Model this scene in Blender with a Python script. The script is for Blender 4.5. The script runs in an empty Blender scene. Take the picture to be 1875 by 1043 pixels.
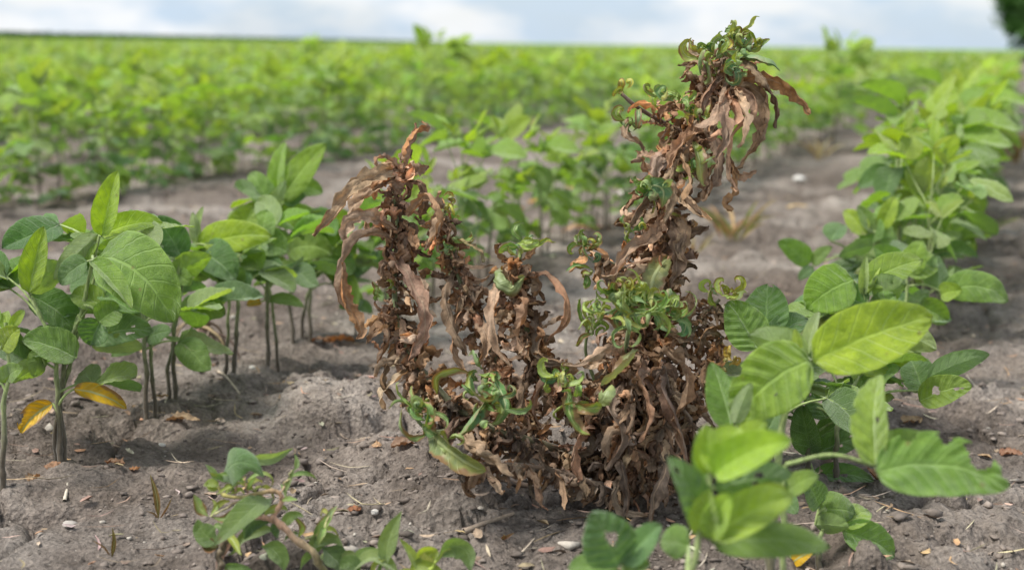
import bpy, math, random
import numpy as np
from mathutils import Vector, Matrix

# ------------------------------------------------------------------ camera
SC = bpy.context.scene
COL = SC.collection
W0, H0 = 1875.0, 1043.0            # pixel frame of the photograph, used to work out real places
FPX = 2576.0                       # focal length in those pixels (about 50 mm on 36 mm)
CAM_H = 0.43
PITCH = math.radians(9.75)
ROLL = math.radians(0.78)
FOCUS = 1.33

CAM = np.array([0.0, 0.0, CAM_H])
_f = np.array([0, math.cos(PITCH), -math.sin(PITCH)])
_r0 = np.array([1.0, 0, 0])
_u0 = np.cross(_r0, _f)
CR = _r0 * math.cos(ROLL) + _u0 * math.sin(ROLL)
CU = np.cross(CR, _f)
CF = _f

cam_data = bpy.data.cameras.new('camera')
cam = bpy.data.objects.new('camera', cam_data)
COL.objects.link(cam)
cam.matrix_world = Matrix(((CR[0], CU[0], -CF[0], CAM[0]), (CR[1], CU[1], -CF[1], CAM[1]),
                           (CR[2], CU[2], -CF[2], CAM[2]), (0, 0, 0, 1)))
cam_data.sensor_width = 36.0
cam_data.lens = FPX / W0 * 36.0
cam_data.clip_start = 0.02
cam_data.clip_end = 3000.0
cam_data.dof.use_dof = True
cam_data.dof.focus_distance = FOCUS
cam_data.dof.aperture_fstop = 5.0
cam_data.dof.aperture_blades = 9
SC.camera = cam

# ------------------------------------------------------------------ sky, sun, exposure
SUN_EL, SUN_AZ = math.radians(58), math.radians(-106)      # azimuth measured from +Y towards +X
world = bpy.data.worlds.new('World')
SC.world = world
world.use_nodes = True
wn, wl = world.node_tree.nodes, world.node_tree.links
wn.clear()
w_out = wn.new('ShaderNodeOutputWorld')
w_bg = wn.new('ShaderNodeBackground')
w_bg.inputs['Strength'].default_value = 0.1
w_sky = wn.new('ShaderNodeTexSky')
w_sky.sky_type = 'NISHITA'
w_sky.sun_disc = False
w_sky.sun_elevation = SUN_EL
w_sky.sun_rotation = SUN_AZ
w_tc = wn.new('ShaderNodeTexCoord')
w_map = wn.new('ShaderNodeMapping')
w_map.inputs['Scale'].default_value = (2.4, 2.4, 6.5)
w_map.inputs['Location'].default_value = (0.7, 0.2, 0.35)
w_noise = wn.new('ShaderNodeTexNoise')
w_noise.inputs['Scale'].default_value = 2.6
w_noise.inputs['Detail'].default_value = 6.0
w_noise.inputs['Roughness'].default_value = 0.55
w_cov = wn.new('ShaderNodeValToRGB')          # how much cloud covers the blue
w_cov.color_ramp.elements[0].position = 0.40
w_cov.color_ramp.elements[0].color = (0.8, 0.8, 0.8, 1)
w_cov.color_ramp.elements[1].position = 0.58
w_cov.color_ramp.elements[1].color = (1, 1, 1, 1)
w_noise2 = wn.new('ShaderNodeTexNoise')
w_noise2.inputs['Scale'].default_value = 4.5
w_noise2.inputs['Detail'].default_value = 5.0
w_cl = wn.new('ShaderNodeValToRGB')           # cloud colour, grey bellies to white
w_cl.color_ramp.elements[0].position = 0.40
w_cl.color_ramp.elements[0].color = (3.9, 4.75, 5.7, 1)
w_cl.color_ramp.elements[1].position = 0.58
w_cl.color_ramp.elements[1].color = (6.0, 6.15, 6.3, 1)
w_mix = wn.new('ShaderNodeMixRGB')
wl.new(w_tc.outputs['Generated'], w_map.inputs['Vector'])
wl.new(w_map.outputs['Vector'], w_noise.inputs['Vector'])
wl.new(w_map.outputs['Vector'], w_noise2.inputs['Vector'])
wl.new(w_noise.outputs['Fac'], w_cov.inputs['Fac'])
wl.new(w_noise2.outputs['Fac'], w_cl.inputs['Fac'])
wl.new(w_cov.outputs['Color'], w_mix.inputs['Fac'])
wl.new(w_sky.outputs['Color'], w_mix.inputs['Color1'])
wl.new(w_cl.outputs['Color'], w_mix.inputs['Color2'])
wl.new(w_mix.outputs['Color'], w_bg.inputs['Color'])
wl.new(w_bg.outputs['Background'], w_out.inputs['Surface'])

sun_data = bpy.data.lights.new('sun', 'SUN')
sun_data.energy = 3.3
sun_data.angle = math.radians(17)
sun_data.color = (1.0, 0.955, 0.88)
sun = bpy.data.objects.new('sun', sun_data)
COL.objects.link(sun)
_sd = Vector((math.sin(SUN_AZ) * math.cos(SUN_EL), math.cos(SUN_AZ) * math.cos(SUN_EL), math.sin(SUN_EL)))
sun.rotation_euler = _sd.to_track_quat('Z', 'Y').to_euler()
sun.location = _sd * 20

SC.view_settings.view_transform = 'Standard'
SC.view_settings.look = 'None'
SC.view_settings.exposure = 0.68
SC.view_settings.gamma = 1.0
SC.view_settings.use_curve_mapping = False
SC.render.engine = 'CYCLES'
SC.cycles.use_denoising = True
SC.cycles.max_bounces = 5
SC.cycles.diffuse_bounces = 3
SC.cycles.glossy_bounces = 2
SC.cycles.transmission_bounces = 4
SC.cycles.transparent_max_bounces = 6

# ------------------------------------------------------------------ small maths
def V3(*a):
    return np.array(a, dtype=float)

def unit(v):
    v = np.asarray(v, dtype=float)
    return v / (np.linalg.norm(v) + 1e-12)

def P(px, py, depth):
    """point seen at photo pixel (px,py), depth metres along the view axis"""
    return CAM + depth * (CF + CR * (px - W0 / 2) / FPX - CU * (py - H0 / 2) / FPX)

def G(px, py, z=0.0):
    d = CF + CR * (px - W0 / 2) / FPX - CU * (py - H0 / 2) / FPX
    return CAM + d * (z - CAM_H) / d[2]

def depth_of(p):
    return float(np.dot(np.asarray(p) - CAM, CF))

_M32 = 0xFFFFFFFF
def _hash(ix, iy, seed):
    h = (ix.astype(np.int64) * 374761393 + iy.astype(np.int64) * 668265263 + seed * 2147483647) & _M32
    h = ((h ^ (h >> 13)) * 1274126177) & _M32
    h = (h ^ (h >> 16)) & _M32
    return h

def noise2(x, y, seed=0):
    """smooth gradient noise, about -0.7..0.7"""
    x = np.asarray(x, float); y = np.asarray(y, float)
    x0 = np.floor(x); y0 = np.floor(y)
    fx = x - x0; fy = y - y0
    def g(ix, iy, dx, dy):
        a = _hash(ix, iy, seed) / _M32 * 2 * np.pi
        return np.cos(a) * dx + np.sin(a) * dy
    sx = fx * fx * fx * (fx * (fx * 6 - 15) + 10); sy = fy * fy * fy * (fy * (fy * 6 - 15) + 10)
    a = g(x0, y0, fx, fy); b = g(x0 + 1, y0, fx - 1, fy)
    c = g(x0, y0 + 1, fx, fy - 1); d = g(x0 + 1, y0 + 1, fx - 1, fy - 1)
    return (a * (1 - sx) + b * sx) * (1 - sy) + (c * (1 - sx) + d * sx) * sy

def fbm(x, y, octv, seed=0, gain=0.5, lac=2.03):
    out = 0; amp = 1.0
    for o in range(octv):
        out = out + amp * noise2(x, y, seed + o * 17)
        x = x * lac + 3.1; y = y * lac - 1.7; amp *= gain
    return out

def worley(x, y, seed=0):
    x0 = np.floor(x); y0 = np.floor(y)
    f1 = np.full(x.shape, 9.0); f2 = np.full(x.shape, 9.0); cid = np.zeros(x.shape)
    for dx in (-1, 0, 1):
        for dy in (-1, 0, 1):
            cx = x0 + dx; cy = y0 + dy
            h1 = _hash(cx, cy, seed) / _M32; h2 = _hash(cx, cy, seed + 91) / _M32
            d = np.hypot(cx + h1 - x, cy + h2 - y)
            near = d < f1
            f2 = np.where(near, f1, np.minimum(f2, d))
            cid = np.where(near, h1, cid)
            f1 = np.where(near, d, f1)
    return f1, f2, cid

def sstep(a, b, x):
    t = np.clip((x - a) / (b - a), 0, 1)
    return t * t * (3 - 2 * t)

# ------------------------------------------------------------------ mesh helpers
def mk_mesh(name, verts, faces, uv=None, tint=None, smooth=True, mats=()):
    """faces: (n,3) or (n,4) array, uv and tint per vertex"""
    me = bpy.data.meshes.new(name)
    verts = np.ascontiguousarray(verts, dtype=np.float32)
    faces = np.ascontiguousarray(faces, dtype=np.int32)
    nf, k = faces.shape
    me.vertices.add(len(verts)); me.vertices.foreach_set('co', verts.ravel())
    me.loops.add(nf * k); me.loops.foreach_set('vertex_index', faces.ravel())
    me.polygons.add(nf)
    me.polygons.foreach_set('loop_start', np.arange(0, nf * k, k, dtype=np.int32))
    me.polygons.foreach_set('loop_total', np.full(nf, k, dtype=np.int32))
    if smooth:
        me.polygons.foreach_set('use_smooth', np.ones(nf, dtype=bool))
    if uv is not None:
        l = me.uv_layers.new(name='UVMap')
        l.data.foreach_set('uv', np.ascontiguousarray(uv[faces.ravel()], dtype=np.float32).ravel())
    a = me.color_attributes.new('tint', 'FLOAT_COLOR', 'POINT')
    c = np.ones((len(verts), 4), dtype=np.float32)
    if tint is not None:
        c[:, :3] = tint
    a.data.foreach_set('color', c.ravel())
    for m in mats:
        me.materials.append(m)
    me.update()
    return me

def obj(name, me, parent=None, loc=None, color=None, label=None, cat=None, group=None, kind=None):
    o = bpy.data.objects.new(name, me)
    COL.objects.link(o)
    if parent is not None:
        o.parent = parent
    if loc is not None:
        o.location = [float(v) for v in loc]
    if color is not None:
        o.color = (float(color[0]), float(color[1]), float(color[2]), 1.0)
    if label: o['label'] = label
    if cat: o['category'] = cat
    if group: o['group'] = group
    if kind: o['kind'] = kind
    return o

def empty(name, loc, label, cat, group=None):
    o = obj(name, None, None, loc, None, label, cat, group)
    o.empty_display_size = 0.02
    return o

_GF = {}
def grid_faces(nu, nv):
    k = (nu, nv)
    if k not in _GF:
        i, j = np.meshgrid(np.arange(nv), np.arange(nu), indexing='ij')
        a = (i * (nu + 1) + j).ravel()
        _GF[k] = np.stack([a, a + 1, a + nu + 2, a + nu + 1], 1)
    return _GF[k]

def spline(pts, n):
    """Catmull-Rom through the points, n samples evenly by length"""
    pts = np.asarray(pts, float)
    if len(pts) == 2:
        return pts[0] + (pts[1] - pts[0]) * np.linspace(0, 1, n)[:, None]
    p = np.vstack([2 * pts[0] - pts[1], pts, 2 * pts[-1] - pts[-2]])
    out = []
    for i in range(1, len(p) - 2):
        t = np.linspace(0, 1, 13)[:-1, None]
        a, b, c, d = p[i - 1], p[i], p[i + 1], p[i + 2]
        out.append(0.5 * (2 * b + (c - a) * t + (2 * a - 5 * b + 4 * c - d) * t ** 2 + (3 * b - a - 3 * c + d) * t ** 3))
    out.append(pts[-1][None])
    q = np.vstack(out)
    s = np.concatenate([[0], np.cumsum(np.linalg.norm(np.diff(q, axis=0), axis=1))])
    ss = np.linspace(0, s[-1], n)
    return np.stack([np.interp(ss, s, q[:, k]) for k in range(3)], 1)

def frames(c, n0):
    t = np.gradient(c, axis=0)
    t /= np.linalg.norm(t, axis=1)[:, None] + 1e-9
    n = np.zeros_like(c)
    v = np.asarray(n0, float)
    for i in range(len(c)):
        v = v - np.dot(v, t[i]) * t[i]
        m = np.linalg.norm(v)
        if m < 1e-4:
            v = np.cross(t[i], [0.31, 0.7, 0.2]); m = np.linalg.norm(v)
        v = v / m
        n[i] = v
    return t, n, np.cross(t, n)

def prof_ovate(t):
    return np.maximum(np.sin(np.pi * np.clip(t, 0, 1) ** 0.74) ** 0.60, 0.015)
def prof_lance(t):
    return np.maximum(np.sin(np.pi * np.clip(t, 0, 1) ** 0.85) ** 0.85, 0.05) * (0.35 + 0.65 * sstep(0.0, 0.35, t))
def prof_strap(t):
    return np.maximum(np.clip((1 - t) * 4, 0, 1) ** 0.6, 0.05) * (0.3 + 0.7 * sstep(0, 0.3, t))

def prof_stalked(t):
    return np.where(t < .34, .10, np.maximum(np.sin(np.pi * np.clip((t - .34) / .66, 0, 1) ** .7) ** .55, .10))

def ribbon(pts, W, n0, nu=6, nv=16, prof=prof_lance, fold=0.0, curl=0.0, twist=0.0, jag=0.0, jagf=7.0,
           wrinkle=0.0, corr=0.0, seed=0, holes=(), bites=()):
    """a leaf blade along a path: verts, faces, uv. +N is the upper face, fold/curl raise the edges towards +N"""
    c = spline(pts, nv + 1)
    t = np.linspace(0, 1, nv + 1)
    T, N, B = frames(c, n0)
    if twist:
        a = (twist * t)[:, None]
        N, B = N * np.cos(a) + B * np.sin(a), B * np.cos(a) - N * np.sin(a)
    s = np.linspace(-1, 1, nu + 1)
    w = 0.5 * W * prof(t)
    wl = w.copy(); wr = w.copy()
    if jag:
        zz = seed * 1.37
        for k, arr in ((0, wl), (1, wr)):
            saw = (t * jagf + zz * 0.7 + k * 0.37) % 1.0
            nn = 0.5 + 0.7 * noise2(t * jagf * 0.8 + zz, np.full_like(t, k * 9.3), 5)
            arr *= 1 - jag * np.clip(0.55 * saw + 0.6 * nn, 0, 1.0)
    S, TT = np.meshgrid(s, t)
    ww = np.where(S < 0, wl[:, None], wr[:, None])
    k = curl * (1 + 0.5 * np.sin(TT * 5 + seed)) if curl else 0.0
    if curl:
        k = np.where(np.abs(k) < 0.02, 0.02, k)
        x = ww * np.sin(k * S) / k
        z = ww * (1 - np.cos(k * S)) / k
    else:
        x = ww * S; z = np.zeros_like(x)
    if fold:
        cf, sf = math.cos(fold), math.sin(fold)
        z = z * cf + np.abs(x) * sf; x = x * cf
    if corr:
        z = z + corr * W * 0.5 * np.cos(2 * np.pi * (TT - 0.2 * np.abs(S)) * 7.0) * (np.abs(S) * (1.15 - np.abs(S)) * 2.2)
    if wrinkle:
        z = z + wrinkle * W * (noise2(S * 1.6 + seed * 3.3, TT * 7 + seed, 3) + 0.5 * noise2(S * 3 + seed, TT * 15, 8))
        x = x + wrinkle * 0.5 * W * noise2(S * 1.3 - seed, TT * 6 + 4, 12)
    v = c[:, None, :] + x[..., None] * B[:, None, :] + z[..., None] * N[:, None, :]
    f = grid_faces(nu, nv)
    uv = np.stack([S * 0.5 + 0.5, TT], -1).reshape(-1, 2)
    v = v.reshape(-1, 3)
    if holes or bites:
        fc = uv[f].mean(1)
        sx = (fc[:, 0] - 0.5) * 2; ty = fc[:, 1]
        keep = np.ones(len(f), bool)
        for hs, ht, r1, r2 in list(holes) + list(bites):
            ang = np.arctan2(ty - ht, sx - hs)
            rad = np.hypot((sx - hs) / r1, (ty - ht) / r2)
            keep &= rad > 1 + 0.22 * np.sin(ang * 3 + hs * 9) + 0.1 * np.sin(ang * 7)
        f = f[keep]
    return v, f, uv

def tube(pts, r0, r1, n=7, m=14, bump=0.0, seed=0, nodes=0, wander=0.0):
    c = spline(pts, m + 1)
    t = np.linspace(0, 1, m + 1)
    if wander:
        e = np.sin(np.pi * t) ** .5
        c = c + wander * e[:, None] * np.stack([noise2(t * 5, t * 0 + seed, 1), noise2(t * 5, t * 0 + seed + .5, 2), t * 0], 1)
    T, N, B = frames(c, (0.3, -0.8, 0.4))
    r = r0 + (r1 - r0) * t
    if nodes:
        r = r * (1 + 0.35 * np.exp(-(((t * nodes) % 1.0 - .5) / .09) ** 2))
    a = np.linspace(0, 2 * np.pi, n, endpoint=False)
    A, TT = np.meshgrid(a, t)
    R = r[:, None] * np.ones_like(A)
    if bump:
        R = R * (1 + bump * noise2(np.cos(A) * 1.5 + seed, TT * 12 + np.sin(A), 4))
    v = c[:, None] + R[..., None] * (np.cos(A)[..., None] * N[:, None] + np.sin(A)[..., None] * B[:, None])
    i, j = np.meshgrid(np.arange(m), np.arange(n), indexing='ij')
    a0 = (i * n + j).ravel(); a1 = (i * n + (j + 1) % n).ravel()
    f = np.stack([a0, a1, a1 + n, a0 + n], 1)
    uv = np.stack([A / (2 * np.pi), TT], -1).reshape(-1, 2)
    v = v.reshape(-1, 3)
    return v, f, uv

def cat_parts(parts):
    """join (verts, faces, uv, tint) tuples"""
    vs, fs, us, ts = [], [], [], []
    o = 0
    for v, f, u, t in parts:
        vs.append(v); fs.append(f + o); us.append(u)
        ts.append(np.broadcast_to(np.asarray(t, float), (len(v), 3)))
        o += len(v)
    return np.vstack(vs), np.vstack(fs), np.vstack(us), np.vstack(ts)

# ------------------------------------------------------------------ materials
class NT:
    def __init__(self, name):
        self.m = bpy.data.materials.new(name)
        self.m.use_nodes = True
        self.t = self.m.node_tree
        self.t.nodes.clear()
        self.out = self.t.nodes.new('ShaderNodeOutputMaterial')
    def n(self, kind, **inp):
        nd = self.t.nodes.new(kind)
        for k, v in inp.items():
            if k.startswith('_'):
                setattr(nd, k[1:], v)
        for k, v in inp.items():
            if k.startswith('_'):
                continue
            key = int(k[1:]) if k[0] == 'i' and k[1:].isdigit() else k
            if hasattr(v, 'node'):
                self.t.links.new(v, nd.inputs[key])
            else:
                nd.inputs[key].default_value = v
        return nd
    def math(self, op, a, b=0.0, c=0.0):
        nd = self.n('ShaderNodeMath', _operation=op, i0=a, i1=b)
        if op in ('MULTIPLY_ADD', 'PINGPONG', 'SMOOTH_MIN'):
            nd.inputs[2].default_value = c
        return nd.outputs[0]
    def remap(self, v, a, b, c=0.0, d=1.0):
        nd = self.n('ShaderNodeMapRange', _interpolation_type='SMOOTHSTEP', i0=v, i1=a, i2=b, i3=c, i4=d)
        return nd.outputs[0]
    def mix(self, fac, a, b, mode='MIX'):
        nd = self.n('ShaderNodeMixRGB', _blend_type=mode, Fac=fac, Color1=a, Color2=b)
        return nd.outputs[0]
    def ramp(self, v, stops):
        nd = self.n('ShaderNodeValToRGB', Fac=v)
        r = nd.color_ramp
        while len(r.elements) < len(stops):
            r.elements.new(0.5)
        for e, (p, c) in zip(r.elements, stops):
            e.position = p; e.color = (c[0], c[1], c[2], 1)
        return nd.outputs[0]
    def surf(self, s):
        self.t.links.new(s, self.out.inputs['Surface'])
        return self.m

def leaf_uv(M):
    uv = M.n('ShaderNodeUVMap').outputs[0]
    sp = M.n('ShaderNodeSeparateXYZ', i0=uv)
    a = M.math('MULTIPLY', M.math('ABSOLUTE', M.math('SUBTRACT', sp.outputs[0], 0.5)), 2.0)   # 0 midrib, 1 margin
    return uv, a, sp.outputs[1]

def tint_col(M):
    t = M.n('ShaderNodeAttribute', _attribute_name='tint').outputs['Color']
    o = M.n('ShaderNodeObjectInfo')
    return M.mix(1.0, t, o.outputs['Color'], 'MULTIPLY'), o.outputs['Random']

def mat_soy():
    M = NT('soybean_leaf')
    uv, a, t = leaf_uv(M)
    base, rnd = tint_col(M)
    tc = M.n('ShaderNodeTexCoord').outputs['Object']
    n1 = M.n('ShaderNodeTexNoise', Vector=tc, Scale=60.0, Detail=4.0).outputs['Fac']
    n2 = M.n('ShaderNodeTexNoise', Vector=uv, Scale=9.0, Detail=3.0).outputs['Fac']
    base = M.mix(0.6, base, M.ramp(n1, [(0.3, (0.55, 0.6, 0.5)), (0.7, (1.35, 1.25, 1.2))]), 'MULTIPLY')
    base = M.mix(0.35, base, M.ramp(n2, [(0.3, (0.7, 0.75, 0.7)), (0.7, (1.3, 1.2, 1.0))]), 'MULTIPLY')
    mid = M.remap(a, 0.025, 0.075, 1.0, 0.0)
    ph = M.math('MULTIPLY', M.math('SUBTRACT', t, M.math('MULTIPLY', a, 0.2)), 7.0)
    pp = M.math('PINGPONG', ph, 0.5)
    lat = M.math('MULTIPLY', M.remap(pp, 0.02, 0.09, 1.0, 0.0), 0.8)
    fine = M.n('ShaderNodeTexVoronoi', _feature='DISTANCE_TO_EDGE', Vector=uv, Scale=26.0).outputs['Distance']
    fv = M.remap(fine, 0.0, 0.12, 0.28, 0.0)
    edge = M.math('MULTIPLY', M.remap(a, 0.93, 1.0), 0.55)
    vein = M.math('MAXIMUM', M.math('MAXIMUM', mid, lat), M.math('MAXIMUM', edge, fv))
    pale = M.mix(1.0, base, (0.17, 0.21, 0.10, 1), 'ADD')
    top = M.mix(M.math('MULTIPLY', vein, 0.6), base, pale)
    sv = M.n('ShaderNodeTexVoronoi', Vector=tc, Scale=110.0, Randomness=1.0)
    sr = M.n('ShaderNodeSeparateColor', i0=sv.outputs['Color']).outputs[0]
    speck = M.math('MULTIPLY', M.remap(sv.outputs['Distance'], 0.10, 0.30, 1.0, 0.0), M.remap(sr, 0.90, 0.93))
    top = M.mix(M.math('MULTIPLY', speck, 0.75), top, (0.20, 0.13, 0.06, 1))
    n3 = M.n('ShaderNodeTexNoise', Vector=tc, Scale=24.0, Detail=6.0, Roughness=0.7).outputs['Fac']
    top = M.mix(M.remap(n3, 0.52, 0.78, 0.0, 0.42), top, (0.30, 0.33, 0.17, 1))
    under = M.mix(0.55, top, (0.30, 0.38, 0.20, 1))
    bf = M.n('ShaderNodeNewGeometry').outputs['Backfacing']
    col = M.mix(bf, top, under)
    ht = M.math('ADD', M.math('MULTIPLY', vein, -0.7), M.math('ADD', M.math('MULTIPLY', n1, 0.5), M.math('MULTIPLY', n3, 0.9)))
    bump = M.n('ShaderNodeBump', Strength=0.75, Distance=0.0028, Height=ht).outputs[0]
    pr = M.n('ShaderNodeBsdfPrincipled', **{'Base Color': col, 'Roughness': 0.72, 'Normal': bump, 'Specular IOR Level': 0.22, 'Sheen Weight': 0.7, 'Sheen Roughness': 0.5, 'Sheen Tint': (0.93, 1.0, 0.85, 1)})
    tcol = M.mix(1.0, base, (1.65, 1.70, 0.28, 1), 'MULTIPLY')
    tr = M.n('ShaderNodeBsdfTranslucent', Color=tcol, Normal=bump)
    return M.surf(M.n('ShaderNodeMixShader', Fac=0.40, i1=pr.outputs[0], i2=tr.outputs[0]).outputs[0])

def mat_withered():
    M = NT('withered_leaf')
    uv, a, t = leaf_uv(M)
    base, rnd = tint_col(M)
    tc = M.n('ShaderNodeTexCoord').outputs['Object']
    n1 = M.n('ShaderNodeTexNoise', Vector=tc, Scale=140.0, Detail=6.0, Roughness=0.65).outputs['Fac']
    n2 = M.n('ShaderNodeTexNoise', Vector=tc, Scale=38.0, Detail=3.0).outputs['Fac']
    base = M.mix(0.9, base, M.ramp(n1, [(0.28, (0.42, 0.38, 0.36)), (0.5, (0.95, 0.95, 0.95)), (0.72, (1.6, 1.55, 1.5))]), 'MULTIPLY')
    base = M.mix(M.remap(n2, 0.5, 0.68, 0, 0.55), base, (0.27, 0.20, 0.145, 1))
    ph = M.math('PINGPONG', M.math('MULTIPLY', M.math('SUBTRACT', t, M.math('MULTIPLY', a, 0.14)), 9.0), 0.5)
    vein = M.math('MAXIMUM', M.remap(a, 0.03, 0.11, 0.55, 0.0), M.remap(ph, 0.02, 0.10, 0.22, 0.0))
    base = M.mix(vein, base, (0.36, 0.27, 0.19, 1))
    bf = M.n('ShaderNodeNewGeometry').outputs['Backfacing']
    col = M.mix(M.math('MULTIPLY', bf, 0.45), base, M.mix(1.0, base, (1.3, 0.98, 0.72, 1), 'MULTIPLY'))
    h = M.math('ADD', M.math('MULTIPLY', n1, 0.8), M.math('MULTIPLY', vein, 0.7))
    bump = M.n('ShaderNodeBump', Strength=0.75, Distance=0.0016, Height=h).outputs[0]
    pr = M.n('ShaderNodeBsdfPrincipled', **{'Base Color': col, 'Roughness': 0.72, 'Normal': bump, 'Specular IOR Level': 0.25})
    tr = M.n('ShaderNodeBsdfTranslucent', Color=M.mix(1.0, base, (1.3, 0.9, 0.55, 1), 'MULTIPLY'), Normal=bump)
    return M.surf(M.n('ShaderNodeMixShader', Fac=0.16, i1=pr.outputs[0], i2=tr.outputs[0]).outputs[0])

def mat_sick(name='injured_green_leaf', brown=0.88):
    """weed leaf still green inside, with pale midrib and browned margins in blotches"""
    M = NT(name)
    uv, a, t = leaf_uv(M)
    base, rnd = tint_col(M)
    tc = M.n('ShaderNodeTexCoord').outputs['Object']
    n1 = M.n('ShaderNodeTexNoise', Vector=tc, Scale=90.0, Detail=5.0).outputs['Fac']
    n2 = M.n('ShaderNodeTexNoise', Vector=tc, Scale=45.0, Detail=4.0).outputs['Fac']
    base = M.mix(0.7, base, M.ramp(n1, [(0.3, (0.55, 0.6, 0.6)), (0.7, (1.4, 1.3, 1.1))]), 'MULTIPLY')
    mid = M.remap(a, 0.05, 0.16, 0.8, 0.0)
    ph = M.math('PINGPONG', M.math('MULTIPLY', M.math('SUBTRACT', t, M.math('MULTIPLY', a, 0.16)), 8.0), 0.5)
    vein = M.math('MAXIMUM', mid, M.remap(ph, 0.02, 0.1, 0.3, 0.0))
    base = M.mix(vein, base, (0.38, 0.44, 0.22, 1))
    br = M.math('ADD', M.math('MULTIPLY', a, 0.35), M.math('MULTIPLY', n2, 1.0))
    br = M.math('MULTIPLY', M.remap(M.math('ADD', br, M.math('MULTIPLY', rnd, 0.15)), 0.78, 0.94), brown)
    yel = M.remap(M.math('ADD', M.math('MULTIPLY', t, 0.25), n2), 0.62, 0.85, 0.0, 0.45)
    col = M.mix(yel, base, (0.34, 0.33, 0.05, 1))
    col = M.mix(br, col, (0.22, 0.115, 0.06, 1))
    bf = M.n('ShaderNodeNewGeometry').outputs['Backfacing']
    col = M.mix(M.math('MULTIPLY', bf, 0.4), col, (0.30, 0.38, 0.20, 1))
    bump = M.n('ShaderNodeBump', Strength=0.5, Distance=0.0015, Height=M.math('ADD', n1, vein)).outputs[0]
    pr = M.n('ShaderNodeBsdfPrincipled', **{'Base Color': col, 'Roughness': 0.48, 'Normal': bump, 'Specular IOR Level': 0.45})
    tr = M.n('ShaderNodeBsdfTranslucent', Color=M.mix(1.0, col, (1.5, 1.3, 0.5, 1), 'MULTIPLY'), Normal=bump)
    return M.surf(M.n('ShaderNodeMixShader', Fac=0.25, i1=pr.outputs[0], i2=tr.outputs[0]).outputs[0])

def mat_stem():
    M = NT('plant_stem')
    base, rnd = tint_col(M)
    tc = M.n('ShaderNodeTexCoord').outputs['Object']
    mp = M.n('ShaderNodeMapping', Vector=tc, Scale=(1, 1, 0.35)).outputs[0]
    n1 = M.n('ShaderNodeTexNoise', Vector=mp, Scale=320.0, Detail=4.0).outputs['Fac']
    col = M.mix(0.85, base, M.ramp(n1, [(0.3, (0.5, 0.48, 0.45)), (0.7, (1.5, 1.45, 1.4))]), 'MULTIPLY')
    bump = M.n('ShaderNodeBump', Strength=0.5, Distance=0.001, Height=n1).outputs[0]
    pr = M.n('ShaderNodeBsdfPrincipled', **{'Base Color': col, 'Roughness': 0.6, 'Normal': bump, 'Sheen Weight': 0.3})
    return M.surf(pr.outputs[0])

def mat_soil():
    M = NT('dry_clay_soil')
    tc = M.n('ShaderNodeTexCoord').outputs['Object']
    n1 = M.n('ShaderNodeTexNoise', Vector=tc, Scale=3.2, Detail=5.0).outputs['Fac']
    n2 = M.n('ShaderNodeTexNoise', Vector=tc, Scale=26.0, Detail=8.0, Roughness=0.7).outputs['Fac']
    n3 = M.n('ShaderNodeTexNoise', Vector=tc, Scale=190.0, Detail=6.0, Roughness=0.7).outputs['Fac']
    n4 = M.n('ShaderNodeTexVoronoi', Vector=tc, Scale=210.0, Randomness=1.0)
    col = M.ramp(n1, [(0.36, (0.150, 0.122, 0.103)), (0.5, (0.218, 0.184, 0.160)), (0.64, (0.325, 0.287, 0.256))])
    col = M.mix(0.75, col, M.ramp(n2, [(0.30, (0.46, 0.44, 0.42)), (0.50, (1.0, 1.0, 1.0)), (0.70, (1.5, 1.5, 1.5))]), 'MULTIPLY')
    col = M.mix(0.85, col, M.ramp(n3, [(0.30, (0.40, 0.38, 0.36)), (0.48, (1, 1, 1)), (0.70, (1.6, 1.58, 1.55))]), 'MULTIPLY')
    col = M.mix(1.0, col, M.n('ShaderNodeAttribute', _attribute_name='tint').outputs['Color'], 'MULTIPLY')
    spk = M.math('MULTIPLY', M.remap(n4.outputs['Distance'], 0.12, 0.24, 1.0, 0.0),
                 M.remap(M.n('ShaderNodeSeparateColor', i0=n4.outputs['Color']).outputs[0], 0.86, 0.9))
    col = M.mix(M.math('MULTIPLY', spk, 0.7), col, (0.42, 0.38, 0.33, 1))
    h = M.math('ADD', M.math('MULTIPLY', n2, 1.2), M.math('MULTIPLY', n3, 0.6))
    h = M.math('ADD', h, M.math('MULTIPLY', n4.outputs['Distance'], 0.35))
    bump = M.n('ShaderNodeBump', Strength=1.0, Distance=0.010, Height=h).outputs[0]
    pr = M.n('ShaderNodeBsdfPrincipled', **{'Base Color': col, 'Roughness': 0.95, 'Normal': bump, 'Specular IOR Level': 0.12})
    return M.surf(pr.outputs[0])

def mat_plain(name, scale=150.0, rough=0.85, lo=0.55, hi=1.45, bumpd=0.001):
    M = NT(name)
    base, rnd = tint_col(M)
    tc = M.n('ShaderNodeTexCoord').outputs['Object']
    n1 = M.n('ShaderNodeTexNoise', Vector=tc, Scale=scale, Detail=6.0, Roughness=0.65).outputs['Fac']
    col = M.mix(0.9, base, M.ramp(n1, [(0.28, (lo, lo, lo)), (0.72, (hi, hi, hi))]), 'MULTIPLY')
    bump = M.n('ShaderNodeBump', Strength=0.7, Distance=bumpd, Height=n1).outputs[0]
    pr = M.n('ShaderNodeBsdfPrincipled', **{'Base Color': col, 'Roughness': rough, 'Normal': bump, 'Specular IOR Level': 0.2})
    return M.surf(pr.outputs[0])

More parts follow.
